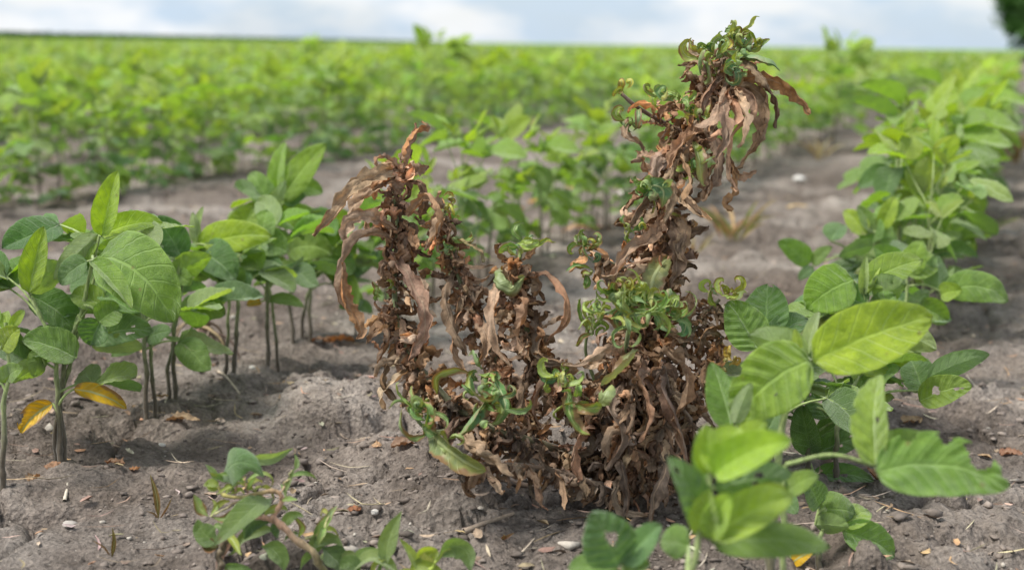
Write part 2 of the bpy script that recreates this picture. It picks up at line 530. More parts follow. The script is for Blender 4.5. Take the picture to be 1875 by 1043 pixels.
M_SOY = mat_soy()
M_DEAD = mat_withered()
M_SICK = mat_sick()
M_FRESH = mat_sick('fresh_green_leaf', 0.25)
M_STEM = mat_stem()
M_SOIL = mat_soil()
M_LITTER = mat_plain('dry_plant_litter', 180.0)
M_STONE = mat_plain('stone', 120.0, 0.8, 0.7, 1.25)
M_CRUMB = mat_plain('soil_clod', 160.0, 0.95, 0.6, 1.4, 0.0015)
M_BARK = mat_plain('bark', 6.0, 0.9, 0.5, 1.4, 0.02)
M_FARLEAF = mat_plain('far_foliage', 0.6, 0.7, 0.6, 1.35, 0.02)

# ------------------------------------------------------------------ the rows and the ground
_vp = P(1865, 92, 1000) - CAM
ROW_AZ = math.atan2(_vp[0], _vp[1])
RD = np.array([math.sin(ROW_AZ), math.cos(ROW_AZ)])        # along the rows
RL = np.array([-math.cos(ROW_AZ), math.sin(ROW_AZ)])       # across, to the left
def row_coords(p):
    return float(np.dot(p[:2], RL)), float(np.dot(p[:2], RD))
OFF_L1 = row_coords(G(110, 860))[0]
OFF_R1 = row_coords(G(1548, 900))[0]
WEED = G(1175, 925)

STEM_FEET = [tuple(G(*q)[:2]) for q in ((5, 908), (115, 860), (268, 782), (322, 752), (428, 718), (490, 690), (537, 642), (568, 640))]

CRACKS = [[tuple(G(*q)[:2]) for q in l] for l in ([(505, 945), (545, 938), (590, 905), (602, 893), (650, 905), (690, 893), (720, 880)], [(602, 893), (575, 880), (560, 850)],
          [(700, 770), (740, 790), (765, 830)], [(830, 910), (850, 950), (900, 960), (930, 945)], [(430, 990), (480, 975), (505, 945)], [(205, 840), (220, 800), (260, 775)], [(1640, 960), (1700, 930), (1760, 950), (1800, 900)])]

def hfield(x, y):
    x = np.asarray(x, float); y = np.asarray(y, float)
    off = x * RL[0] + y * RL[1]; al = x * RD[0] + y * RD[1]
    d = np.hypot(x, y)
    z = 0.012 * fbm(x * 2.1, y * 2.1, 3, 1) + 0.006 * fbm(x * 7, y * 7, 2, 7)
    # loosened strips along each row, crusted ground between
    wx = x + 0.02 * noise2(x * 9, y * 9, 31); wy = y + 0.02 * noise2(x * 9 + 5, y * 9, 32)
    wx = wx + 0.05 * noise2(x * 3, y * 3, 33); wy = wy + 0.05 * noise2(x * 3, y * 3, 34)
    near = sstep(7.0, 3.0, d)
    f1, f2, cid = worley(wx * 5.2, wy * 5.2, 3)
    crackw = 0.035 + 0.02 * noise2(x * 6, y * 6, 41)
    mask = sstep(-0.08, 0.12, fbm(x * 1.9 + 4, y * 1.9, 2, 21))
    gap = f2 - f1
    z = z - 0.020 * near * mask * np.exp(-(gap / np.maximum(crackw, 0.012)) ** 2)
    z = z + 0.017 * near * mask * (cid - 0.5)
    g1, g2, gid = worley(wx * 17 + 3, wy * 17, 13)
    rough = sstep(-0.25, 0.3, fbm(x * 4.3 - 2, y * 4.3, 2, 55))
    z = z + near * (0.004 + 0.014 * rough) * ((0.55 - g1) * (0.4 + gid) + 0.75 * (gid - 0.5))
    h1, h2, hid = worley(wx * 46, wy * 46, 23)
    z = z + near * 0.0072 * ((0.5 - h1) * 0.35 + 0.8 * (hid - 0.5)) * (0.5 + rough)
    z = z + near * 0.007 * fbm(x * 26, y * 26, 4, 77, 0.62)
    terr = fbm(wx * 8.5 + 9, wy * 8.5, 3, 88) * 3.2
    z = z + near * 0.0065 * (np.floor(terr) + sstep(0.35, 0.5, terr - np.floor(terr))) * rough
    for bx, by in STEM_FEET:
        z = z + 0.007 * np.exp(-((x - bx) ** 2 + (y - by) ** 2) / 0.022 ** 2)
    # low mound the weed stands on, with a raised crusty lip towards the lower left
    dw = np.hypot(x - WEED[0] + 0.05, y - WEED[1])
    z = z + 0.020 * np.exp(-(dw / 0.24) ** 2)
    lip = G(640, 770)
    q = ((x - lip[0]) / 0.085) ** 2 + ((y - lip[1]) / 0.075) ** 2 + 0.55 * fbm(x * 22, y * 22, 2, 66)
    z = z + 0.024 * sstep(1.15, 0.75, q) + 0.010 * np.exp(-q)
    jx = 0.006 * noise2(x * 60, y * 60, 5); jy = 0.006 * noise2(x * 60 + 7, y * 60, 6)
    for line in CRACKS:
        for (ax, ay), (bx, by) in zip(line[:-1], line[1:]):
            t = np.clip(((x - ax) * (bx - ax) + (y - ay) * (by - ay)) / ((bx - ax) ** 2 + (by - ay) ** 2), 0, 1)
            dd = np.hypot(x - ax - t * (bx - ax) + jx, y - ay - t * (by - ay) + jy)
            z = z - 0.016 * np.exp(-(dd / 0.0042) ** 2)
    return z

def gz(p):
    return float(hfield(np.array([p[0]]), np.array([p[1]]))[0])

def build_ground():
    az = np.concatenate([np.radians(np.linspace(-95, -30, 40))[:-1], np.radians(np.linspace(-30, 30, 560)), np.radians(np.linspace(30, 95, 40))[1:]])
    r = [0.25]
    while r[-1] < 900:
        q = r[-1]
        r.append(q + (0.012 if q < 0.7 else 0.0036 * q if q < 2.6 else min(0.0036 + (q - 2.6) * 0.012, 0.12) * q))
    r = np.array(r)
    A, R = np.meshgrid(az, r)
    x = (R * np.sin(A)).ravel(); y = (R * np.cos(A)).ravel()
    z = hfield(x, y)
    v = np.stack([x, y, z], 1)
    f = grid_faces(len(az) - 1, len(r) - 1)[:, ::-1][:, [0, 3, 2, 1]][:, ::-1]
    a = v[f[len(f) // 2]]
    if np.cross(a[1] - a[0], a[2] - a[0])[2] < 0:
        f = f[:, ::-1]
    lip = G(600, 800)
    q = np.hypot((x - lip[0]) / 0.20, (y - lip[1]) / 0.17) + 0.9 * fbm(x * 9, y * 9, 3, 71)
    f1, f2, cid = worley(x * 5.2 + .1 * noise2(x * 9, y * 9, 31), y * 5.2, 3)
    tn = (0.95 + 0.30 * sstep(1.25, 0.6, q)) * (0.86 + 0.28 * cid)          # dry pale crust, plate by plate
    me = mk_mesh('ground', v, f, None, tn[:, None] * np.ones(3), True, [M_SOIL])
    obj('ground', me, kind='structure', label='dry cracked grey brown clay soil of the field')
build_ground()

# ------------------------------------------------------------------ colours
TONE = {'y': (0.300, 0.440, 0.030), 'g': (0.180, 0.320, 0.070), 'd': (0.105, 0.220, 0.065), 'p': (0.300, 0.410, 0.180),
        'b': (0.140, 0.268, 0.108), 'f': (0.335, 0.495, 0.036), 'o': (0.56, 0.36, 0.02), 'l': (0.235, 0.380, 0.058)}
def jit(c, rng, a=0.14):
    k = 1 + rng.uniform(-a, a)
    return tuple(max(0.003, ch * k * (1 + rng.uniform(-a, a) * 0.6)) for ch in c)
STEM_LO = np.array([0.085, 0.068, 0.045]); STEM_HI = np.array([0.22, 0.29, 0.10])
def stem_tint(t, lo=STEM_LO, hi=STEM_HI, a=0.15, b=0.75):
    k = sstep(a, b, t)[:, None]
    return np.asarray(lo) * (1 - k) + np.asarray(hi) * k
PET = (0.27, 0.36, 0.12)

# ------------------------------------------------------------------ soybean plants grown by rule
RNG = random.Random(11)
def leaflet_unit(seed, nu, nv):
    r = random.Random(seed)
    arch = r.uniform(-0.28, 0.16)
    pts = [(0, 0, 0), (r.uniform(-.03, .03), 0.35, arch * 0.25 + 0.05), (r.uniform(-.05, .05), 0.7, arch * 0.6 + 0.03), (r.uniform(-.08, .08), 1.0, arch)]
    return ribbon(pts, r.uniform(0.64, 0.78), (0, 0, 1), nu, nv, prof_ovate, fold=r.uniform(0.08, 0.62), curl=r.uniform(-0.5, 0.5),
                  twist=r.uniform(-0.45, 0.45), corr=0.065 if nu > 6 else 0.0, wrinkle=0.05 if nu > 4 else 0.0, seed=seed)
N_LEAF = 16
LEAF_HI = [mk_mesh('leaflet', *leaflet_unit(100 + i, 12, 16), mats=[M_SOY]) for i in range(N_LEAF)]
LEAF_LO = [leaflet_unit(100 + i, 4, 5) for i in range(N_LEAF)]
LEAF_XLO = [leaflet_unit(100 + i, 2, 3) for i in range(N_LEAF)]

def basis(base, d, n, L, wk=1.0):
    d = unit(d); n = np.asarray(n, float); n = unit(n - np.dot(n, d) * d); x = np.cross(d, n)
    m = np.eye(4)
    m[:3, 0] = x * L * wk; m[:3, 1] = d * L; m[:3, 2] = n * L; m[:3, 3] = base
    return m

def grow(seed, h, low=0.28, extra=0):
    """a young soybean: bare lower stem, alternate trifoliate leaves above, folded young leaves at the tip"""
    r = random.Random(seed)
    lean = np.array([r.uniform(-.12, .12), r.uniform(-.12, .12), 0]) * h
    stem = [np.zeros(3), lean * 0.2 + V3(0, 0, h * 0.35), lean * 0.6 + V3(0, 0, h * 0.7), lean + V3(0, 0, h)]
    sp = spline(stem, 40)
    leaves = []
    az = r.uniform(0, 6.28)
    nn = r.randint(6, 8) + extra
    for k in range(nn):
        t = low + (1 - low) * (k / (nn - 1)) ** 0.85
        p = sp[min(39, int(t * 39))]
        az += math.pi + r.uniform(-0.7, 0.7)
        age = 1 - k / (nn - 1)
        out = V3(math.cos(az), math.sin(az), 0)
        if k == 0 and not extra and r.random() < 0.7:            # low simple leaf on a short stalk, often dull
            L = r.uniform(.035, .05)
            e = p + out * 0.03 + V3(0, 0, 0.005)
            tone = jit(TONE['o'] if r.random() < .3 else TONE['d'], r)
            leaves.append(([p, (p + e) / 2 + V3(0, 0, .006), e], [(basis(e, out + V3(0, 0, -0.35), V3(0, 0, 1) + out * .4, L), r.randrange(N_LEAF), tone)]))
            continue
        pl = (0.035 + 0.06 * math.sin(math.pi * min(1, age * 0.9 + 0.05))) * r.uniform(0.8, 1.2) * h / 0.27
        el = math.radians(r.uniform(22, 52) + 28 * (1 - age))
        if extra and age > .6: el = math.radians(r.uniform(-15, 22))
        dirp = out * math.cos(el) + V3(0, 0, math.sin(el))
        e = p + dirp * pl
        Lb = (0.074 if 0.2 < age < 0.85 else 0.058) * r.uniform(0.85, 1.15) * h / 0.27
        if age < 0.16: Lb *= 0.62
        young = age < 0.3
        tone0 = TONE['y'] if young else TONE['l'] if age < 0.55 else r.choice((TONE['l'], TONE['g'], TONE['g'], TONE['b'], TONE['d']))
        side = unit(np.cross(out, V3(0, 0, 1)))
        tip_el = math.radians(r.uniform(-45, 25) if not young else r.uniform(25, 75))
        lf = []
        for q in (0, 1, -1):
            dd = unit(out * math.cos(tip_el) * (1.0 if q == 0 else 0.45) + side * q * (0.0 if q == 0 else 0.95) + V3(0, 0, math.sin(tip_el) + (r.uniform(-.45, .35) if q else 0)))
            nrm = unit(V3(0, 0, 1.0) - out * math.sin(tip_el) + V3(r.uniform(-.55, .55), r.uniform(-.55, .55), 0) + side * q * r.uniform(-.4, .5))
            b = e + (dirp * 0.012 if q == 0 else V3(0, 0, 0))
            lf.append((basis(b, dd, nrm, Lb * (1.05 if q == 0 else 0.95), 0.6 if age < 0.16 else 1.0), r.randrange(N_LEAF), jit(tone0, r)))
        leaves.append(([p, p + dirp * pl * .55 + V3(0, 0, -0.004), e], lf))
    return {'stem': stem, 'leaves': leaves, 'h': h, 'seed': seed}

N_TMPL = 12
N_BUSH = 8
TMPL = [grow(300 + i, RNG.uniform(0.235, 0.30)) for i in range(N_TMPL)] + [grow(400 + i, RNG.uniform(0.23, 0.29), 0.10, 4) for i in range(N_BUSH)]
def stem_mesh(tp, n=7, m=12):
    v, f, u = tube(tp['stem'], 0.0034, 0.0018, n, m, 0.12, tp['seed'])
    return v, f, u, stem_tint(u[:, 1])
def pet_part(pts, n=5, m=5):
    v, f, u = tube(pts, 0.0014, 0.0010, n, m)
    return v, f, u, PET
def xf(me, m, tint):
    v, f, u = me
    return v @ m[:3, :3].T + m[:3, 3], f, u, tint
for tp in TMPL:
    v, f, u, t = stem_mesh(tp)
    tp['stem_me'] = mk_mesh('stem', v, f, u, t, mats=[M_STEM])
    tp['pet_me'], tp['leaf_me'] = [], []
    for pts, lf in tp['leaves']:
        v, f, u, t = pet_part(pts)
        tp['pet_me'].append(mk_mesh('leaf', v, f, u, t, mats=[M_STEM]))
        w = cat_parts([xf(LEAF_LO[i], m, c) for m, i, c in lf] + [pet_part(pts, 3, 2)])
        tp['leaf_me'].append(mk_mesh('leaf', *w, mats=[M_SOY]))
    tp['flat'] = cat_parts([xf(LEAF_XLO[i], m, c) for pts, lf in tp['leaves'] for m, i, c in lf] + [stem_mesh(tp, 3, 2)])

def plant_copy(tp, loc, rz, sc, label, group, full):
    root = empty('soybean_plant', loc, label, 'soybean', group)
    root.rotation_euler = (0, 0, rz); root.scale = (sc, sc, sc)
    obj('stem', tp['stem_me'], root)
    for k, (pts, lf) in enumerate(tp['leaves']):
        if full:
            lo = obj('leaf', tp['pet_me'][k], root)
            for m, i, c in lf:
                q = obj('leaflet', LEAF_HI[i], lo, color=c)
                q.matrix_local = Matrix(m.tolist())
        else:
            obj('leaf', tp['leaf_me'][k], root)
    return root

# ------------------------------------------------------------------ soybean plants placed leaf by leaf
def px_len(px, depth):
    return px * depth / FPX

def hero_plant(label, base, stem, leaves, seed, group=None, r=0.0029, depth=None, fill=0, twin=None):
    """base: photo pixel where the stem meets the soil. stem: further pixels (x, y[, extra depth]) up to the tip.
    leaves: (t on the stem, [leaflets]); leaflet: (bx, by, tx, ty, width, tone, dict)"""
    rg = random.Random(seed)
    if depth is None:
        b = G(*base); b[2] = gz(b) - 0.004
        D = depth_of(b)
    else:
        D = depth
        b = P(base[0], base[1], D)
    pts = [b] + [P(s[0], s[1], D + (s[2] if len(s) > 2 else 0)) for s in stem]
    root = empty('soybean_plant', b, label, 'soybean', group)
    v, f, u = tube([p - b for p in pts], r, r * 0.55, 8, 40, 0.2, seed, 5, .005)
    obj('stem', mk_mesh('stem', v, f, u, stem_tint(u[:, 1]), mats=[M_STEM]), root)
    if twin:                                     # second stem from the same hill
        b2 = G(base[0] + twin, base[1] - 4); b2[2] = gz(b2) - .004
        v, f, u = tube([b2 - b, (b2 * .55 + pts[1] * .45) - b + V3(twin * .00012, .004, .02), pts[-2] * .6 + pts[-1] * .4 - b + V3(.004, .006, 0)], r * .85, r * 0.5, 8, 36, 0.2, seed + 3, 5, .005)
        obj('stem', mk_mesh('stem', v, f, u, stem_tint(u[:, 1]), mats=[M_STEM]), root)
    sp = spline(pts, 60)
    for t, lfs in leaves:
        p0 = sp[int(round(t * 59))]
        bs = []
        built = []
        for lf in lfs:
            bx, by, tx, ty, w, tone = lf[:6]
            o = lf[6] if len(lf) > 6 else {}
            d0 = D + o.get('d', 0.0); d1 = D + o.get('e', o.get('d', 0.0) + rg.uniform(-0.02, 0.02))
            A = P(bx, by, d0); Bp = P(tx, ty, d1)
            ax = unit(Bp - A)
            tocam = unit(CAM - (A + Bp) / 2)
            roll = o.get('roll', rg.uniform(-0.5, 0.5))
            n0 = unit(tocam - np.dot(tocam, ax) * ax)
            flip = o.get('flip', False)
            sgn = 1 if (np.cross(ax, n0) @ V3(-.35, 0, 1) > 0) != flip else -1      # upper faces look up
            n0 = n0 * math.cos(roll) + np.cross(ax, n0) * math.sin(abs(roll)) * sgn
            Wm = px_len(w, (d0 + d1) / 2) / max(0.55, math.cos(roll)) * 1.06
            L = np.linalg.norm(Bp - A)
            arch = o.get('arch', rg.uniform(-0.02, 0.10)) * L
            up = n0 if not flip else -n0
            mid1 = A + (Bp - A) * 0.34 + n0 * arch * 0.9 + V3(0, 0, 1) * o.get('sag', 0.05) * L
            mid2 = A + (Bp - A) * 0.7 + n0 * arch + V3(0, 0, 1) * o.get('sag', 0.05) * L
            hole = o.get('holes', ()); bite = o.get('bites', ())
            nu, nv = (34, 44) if (hole or bite) else (16, 20)
            v, f, u = ribbon([A - b, mid1 - b, mid2 - b, Bp - b], Wm, up, nu, nv, prof_ovate, fold=o.get('fold', rg.uniform(0.1, 0.45)),
                             curl=o.get('curl', rg.uniform(-0.4, 0.4)), twist=o.get('tw', rg.uniform(-0.25, 0.25)), corr=0.07,
                             wrinkle=0.045, seed=rg.randint(0, 99), holes=hole, bites=bite)
            built.append((mk_mesh('leaflet', v, f, u, mats=[M_SICK if tone == 'o' else M_SOY]), jit(TONE[tone], rg, 0.08)))
            bs.append(A)
        e = np.mean(bs, axis=0)
        sag = V3(0, 0, 0.12 * np.linalg.norm(e - p0))
        v, f, u = tube([p0 - b, (p0 + e) / 2 - b + sag, e - b], 0.0017, 0.0012, 6, 10)
        parts = [(v, f, u, PET)]
        for A in bs:
            if np.linalg.norm(A - e) > 0.004:
                v, f, u = tube([e - b, A - b], 0.0011, 0.0009, 5, 3)
                parts.append((v, f, u, PET))
        lo = obj('leaf', mk_mesh('leaf', *cat_parts(parts), mats=[M_STEM]), root)
        for me, c in built:
            obj('leaflet', me, lo, color=c)
    for k in range(fill):                       # further leaves round the stem, behind those traced
        p0 = sp[int(rg.uniform(0.42, 1.0) * 59)]
        az = rg.uniform(0.15, 3.0)
        out = V3(math.cos(az), math.sin(az), 0); side = V3(-out[1], out[0], 0)
        e = p0 + out * rg.uniform(.02, .05) + V3(0, 0, rg.uniform(.0, .035))
        v, f, u = tube([p0 - b, (p0 + e) / 2 - b + V3(0, 0, .004), e - b], 0.0014, 0.0010, 5, 6)
        lo = obj('leaf', mk_mesh('leaf', v, f, u, PET, mats=[M_STEM]), root)
        for q in (0, 1, -1):
            dd = out * (1 if q == 0 else .4) + side * q * .95 + V3(0, 0, rg.uniform(-.5, .6))
            m = basis(e - b, dd, V3(rg.uniform(-.6, .6), rg.uniform(-.9, .2), 1), rg.uniform(.048, .066))
            o = obj('leaflet', LEAF_HI[rg.randrange(N_LEAF)], lo, color=jit(TONE[rg.choice('gldgblp')], rg))
            o.matrix_local = Matrix(m.tolist())
    return root

LROW = 'soybeans of the row beside the withered weed'
RROW = 'soybeans of the row along the lower corner'
# --- the row left of the weed, from the frame edge backwards
hero_plant('soybean cut by the picture edge, thin dark stem left of the yellowed leaf', (5, 908), [(8, 760), (14, 660), (10, 590)], [
    (0.75, [(14, 690, 42, 675, 34, 'l', {}), ]),
    (0.9, [(5, 640, 36, 600, 42, 'y', {'roll': 0.5}), (-5, 640, -60, 610, 60, 'g', {})]),
    (1.0, [(22, 600, 45, 568, 20, 'y', {}), (15, 605, 12, 570, 22, 'y', {}), (-6, 600, -50, 560, 50, 'l', {})]),
    (0.6, [(0, 700, 42, 672, 36, 'l', {'roll': -0.5, 'flip': True})]),
], 1, LROW)
hero_plant('soybean with two dead yellow lower leaves on paired dark stems', (112, 862), [(105, 720), (100, 640), (60, 545)], [
    (0.35, [(135, 712, 232, 748, 34, 'o', {'roll': 0.3, 'fold': 0.5, 'arch': 0.06})]),
    (0.30, [(96, 738, 38, 792, 40, 'o', {'roll': -0.4, 'fold': 0.6, 'bites': [(0.9, .7, .4, .12)]})]),
    (0.62, [(140, 655, 40, 622, 62, 'g', {'roll': 0.55, 'fold': 0.2}), (120, 650, 55, 652, 32, 'd', {'roll': 0.8})]),
    (0.6, [(72, 640, 62, 690, 34, 'l', {'flip': True}), (82, 668, 20, 700, 40, 'l', {'flip': True, 'roll': .6})]),
    (0.97, [(53, 536, 80, 414, 50, 'y', {'roll': 0.35, 'fold': 0.5, 'd': -.01}), (53, 536, 116, 482, 60, 'p', {'roll': -0.5, 'flip': True}),
            (55, 540, 148, 612, 62, 'd', {'roll': 0.35, 'fold': 0.2, 'd': 0.02})]),
], 2, LROW, fill=5)
hero_plant('tall soybean with pointed upright top leaf above a broad veined leaf', (118, 858), [(112, 700), (150, 560), (182, 432)], [
    (1.0, [(186, 432, 216, 312, 50, 'y', {'roll': 0.2, 'fold': 0.45, 'd': -.005}), (184, 432, 298, 408, 44, 'y', {'roll': 0.45, 'fold': 0.35}),
           (180, 430, 98, 512, 46, 'p', {'roll': -0.2, 'fold': 0.5, 'flip': True})]),
    (0.95, [(176, 440, 138, 500, 26, 'y', {}), (170, 445, 128, 430, 18, 'p', {})]),
    (0.88, [(182, 470, 320, 590, 116, 'g', {'roll': 0.22, 'fold': 0.12, 'curl': 0.25, 'tw': 0.1, 'arch': 0.12, 'sag': 0.12, 'd': -.035, 'e': -.05}),
            (168, 478, 242, 566, 48, 'l', {'roll': 0.3, 'fold': 0.8, 'd': -0.06, 'e': -.08}), (160, 478, 110, 520, 40, 'b', {'d': -.03})]),
    (0.7, [(185, 585, 165, 632, 60, 'd', {'fold': 0.5, 'roll': 0.3, 'd': -.02}), (180, 590, 222, 566, 50, 'g', {'d': -.03, 'roll': -.3}), (190, 560, 130, 540, 50, 'l', {})]),
    (0.65, [(165, 622, 280, 606, 52, 'b', {'roll': 0.6, 'holes': [(.3, .45, .16, .05), (.35, .65, .12, .06), (-.2, .7, .1, .04)]}),
            (168, 634, 262, 638, 36, 'p', {'roll': 0.7, 'flip': True})]),
], 3, LROW, fill=5, twin=-13)
hero_plant('soybean on a single thin stem leaning behind the broad veined leaf', (268, 782), [(266, 660), (262, 560), (245, 470)], [
    (0.55, [(268, 620, 314, 606, 34, 'd', {'roll': 0.6}), (258, 632, 204, 652, 28, 'g', {'roll': .5})]),
    (0.75, [(250, 560, 200, 540, 60, 'l', {}), (258, 555, 300, 520, 60, 'd', {})]),
    (1.0, [(250, 470, 200, 420, 62, 'g', {'roll': .4}), (245, 470, 178, 455, 50, 'l', {}), (250, 466, 300, 450, 40, 'd', {})]),
], 4, LROW, fill=5, twin=16)
hero_plant('soybean on two stout close stems with a dark broad top leaf', (322, 752), [(318, 640), (325, 550), (330, 470)], [
    (0.62, [(332, 582, 413, 576, 52, 'g', {'roll': 0.15, 'fold': 0.15, 'arch': .1, 'sag': .15}), (334, 566, 386, 548, 32, 'd', {'roll': .4})]),
    (1.0, [(334, 472, 284, 396, 62, 'd', {'roll': 0.25, 'fold': .25}), (330, 470, 240, 450, 40, 'g', {'roll': .6}), (325, 470, 262, 428, 50, 'g', {'roll': .3})]),
    (0.92, [(318, 505, 388, 468, 50, 'l', {'roll': .3, 'flip': True, 'fold': .3}), (322, 500, 350, 522, 30, 'l', {}), (312, 510, 290, 482, 36, 'g', {})]),
], 5, LROW, fill=5, twin=-14)
hero_plant('soybean with bright striped leaf held level on a bare stem', (428, 718), [(432, 620), (430, 530), (380, 445)], [
    (0.95, [(362, 452, 498, 432, 62, 'y', {'roll': 0.35, 'fold': .3}), (360, 448, 352, 388, 22, 'p', {'flip': True}), (352, 440, 372, 378, 14, 'p', {})]),
    (0.8, [(364, 460, 432, 512, 68, 'd', {'roll': .3, 'fold': .15}), (372, 470, 330, 505, 45, 'l', {'flip': True}), (430, 520, 445, 488, 30, 'g', {})]),
    (0.72, [(430, 540, 460, 500, 36, 'b', {}), (424, 530, 396, 520, 30, 'd', {})]),
], 6, LROW, fill=5, twin=-18)
hero_plant('soybean with dark cupped round leaf on a straight stem', (490, 690), [(490, 600), (488, 500), (470, 420)], [
    (0.62, [(492, 548, 556, 562, 22, 'g', {'roll': .7}), (478, 552, 452, 560, 20, 'o', {'roll': .5})]),
    (0.9, [(446, 470, 520, 512, 60, 'd', {'roll': .15, 'fold': .1}), (450, 462, 512, 470, 44, 'l', {'roll': .5, 'flip': True})]),
    (1.0, [(440, 440, 462, 378, 60, 'l', {'roll': .3, 'fold': .35}), (478, 442, 490, 384, 44, 'g', {'roll': .5}), (470, 440, 528, 462, 52, 'g', {'roll': .4, 'fold': .3})]),
], 7, LROW, fill=5, twin=20)
hero_plant('tallest soybean, with rabbit ear pale leaves rising over the row', (537, 642), [(532, 560), (534, 480), (512, 372)], [
    (1.0, [(514, 368, 598, 262, 52, 'l', {'roll': .25, 'fold': .25, 'd': -.01}), (506, 360, 522, 260, 34, 'l', {'roll': .4, 'fold': .4}),
           (498, 386, 458, 316, 46, 'g', {'roll': .1, 'fold': .3}), (516, 340, 592, 352, 42, 'g', {'roll': .3})]),
    (0.95, [(490, 400, 524, 330, 26, 'p', {'flip': True, 'd': -.02}), (520, 372, 560, 360, 30, 'd', {})]),
    (0.75, [(524, 462, 610, 466, 54, 'l', {'roll': .25, 'fold': .2, 'arch': .1, 'sag': .12}), (506, 400, 584, 402, 50, 'l', {'roll': .3}), (530, 470, 560, 500, 40, 'g', {'roll': .5})]),
], 8, LROW, fill=5)
hero_plant('soybean half hidden behind the drooping brown leaves of the weed', (568, 640), [(568, 560), (572, 490), (600, 420)], [
    (1.0, [(600, 425, 648, 470, 60, 'l', {}), (604, 420, 640, 390, 46, 'y', {}), (598, 424, 560, 440, 46, 'g', {})]),
    (0.8, [(585, 470, 650, 500, 50, 'g', {}), (575, 480, 540, 500, 40, 'l', {})]),
    (0.6, [(640, 500, 655, 560, 22, 'l', {})]),
], 9, LROW, fill=5, twin=-16)

# --- the row at the right: blurred plant nearest the camera and its neighbours
hero_plant('out of focus soybean, nearest the camera, with lime green cupped leaves', (1236, 1392), [(1250, 1150), (1268, 1010), (1292, 930), (1300, 865), (1302, 845)], [
    (1.0, [(1300, 868, 1296, 776, 52, 'f', {'roll': 0.3, 'fold': 0.3, 'd': 0.0}), (1303, 868, 1352, 782, 74, 'f', {'roll': 0.3, 'fold': 0.5, 'd': -.01}),
           (1306, 868, 1450, 806, 76, 'f', {'roll': 0.2, 'fold': 0.4, 'd': -.015, 'sag': .06, 'arch': .02}), (1330, 850, 1405, 772, 54, 'y', {'roll': .4, 'd': .03})]),
    (0.9, [(1310, 895, 1450, 868, 66, 'b', {'roll': .4, 'd': .02, 'flip': True, 'holes': [(.2, .55, .16, .06), (-.2, .5, .12, .05)]}), (1288, 880, 1282, 785, 36, 'g', {'d': .02})]),
    (0.76, [(1294, 985, 1300, 896, 60, 'f', {'roll': .3, 'fold': .4}), (1300, 985, 1340, 900, 56, 'f', {'roll': .3, 'fold': .5, 'd': -.01}),
            (1303, 986, 1452, 908, 80, 'f', {'roll': .2, 'fold': .35, 'd': -.015, 'sag': .06, 'arch': .02}), (1330, 980, 1440, 890, 60, 'y', {'roll': .4, 'd': .03}),
            (1302, 990, 1520, 1002, 66, 'g', {'roll': .45, 'd': .01, 'sag': .02})]),
    (0.78, [(1286, 960, 1222, 836, 64, 'b', {'roll': .3, 'd': .01, 'bites': [], 'holes': [(-.1, .82, .2, .05)]})]),
    (0.6, [(1262, 1000, 1208, 992, 62, 'g', {'roll': .4, 'd': .05})]),
], 21, RROW)
hero_plant('soybean with long straight leaf stalk and ragged bitten leaf', (1428, 1262), [(1432, 1080), (1436, 920), (1438, 850)], [
    (1.0, [(1602, 850, 1612, 686, 74, 'l', {'holes': [(.3, .45, .1, .03)], 'bites': [(-1, .55, .25, .04)], 'roll': .45, 'fold': .5, 'd': .0, 'arch': .1}),
           (1604, 862, 1848, 892, 112, 'g', {'roll': .22, 'fold': .08, 'tw': .1, 'd': -.01, 'sag': .1, 'bites': [(-1.0, .74, .95, .10), (-1.0, .5, .4, .05), (-1, .28, .3, .05), (-1, .93, .5, .04)]}),
           (1612, 850, 1700, 800, 70, 'g', {'roll': .5, 'd': .03, 'flip': True})]),
    (0.8, [(1440, 900, 1500, 870, 40, 'l', {}), (1436, 905, 1400, 880, 40, 'g', {})]),
], 22, RROW)
hero_plant('soybean with the large bright fan leaf folded along its pale midrib', (1412, 1150), [(1418, 900), (1436, 770), (1456, 690), (1478, 664)], [
    (1.0, [(1488, 660, 1708, 578, 118, 'f', {'roll': .12, 'fold': .28, 'tw': .1, 'd': -.01, 'arch': .02, 'sag': .02}),
           (1482, 660, 1345, 770, 118, 'l', {'holes': [(.35, .7, .07, .025), (-.4, .5, .05, .02)], 'bites': [(1.0, .62, .22, .04)], 'roll': .15, 'fold': .15, 'd': -.02, 'arch': .1, 'sag': .08}),
           (1478, 654, 1370, 612, 62, 'p', {'roll': .4, 'fold': .45, 'd': .02, 'flip': True})]),
    (0.97, [(1475, 650, 1500, 570, 26, 'p', {'d': .03}), (1462, 640, 1455, 600, 20, 'p', {})]),
    (0.85, [(1340, 785, 1302, 662, 58, 'g', {'roll': .35, 'fold': .4, 'd': -.01}), (1345, 775, 1376, 700, 34, 'p', {'flip': True, 'd': -.03}),
            (1360, 780, 1330, 690, 60, 'g', {'d': .02})]),
    (0.9, [(1448, 735, 1470, 690, 30, 'y', {'fold': .7}), (1450, 730, 1440, 690, 24, 'y', {'fold': .7})]),
    (0.7, [(1400, 800, 1430, 745, 60, 'b', {'d': .04}), (1395, 790, 1330, 800, 60, 'd', {'d': .04})]),
], 23, RROW, r=0.004)
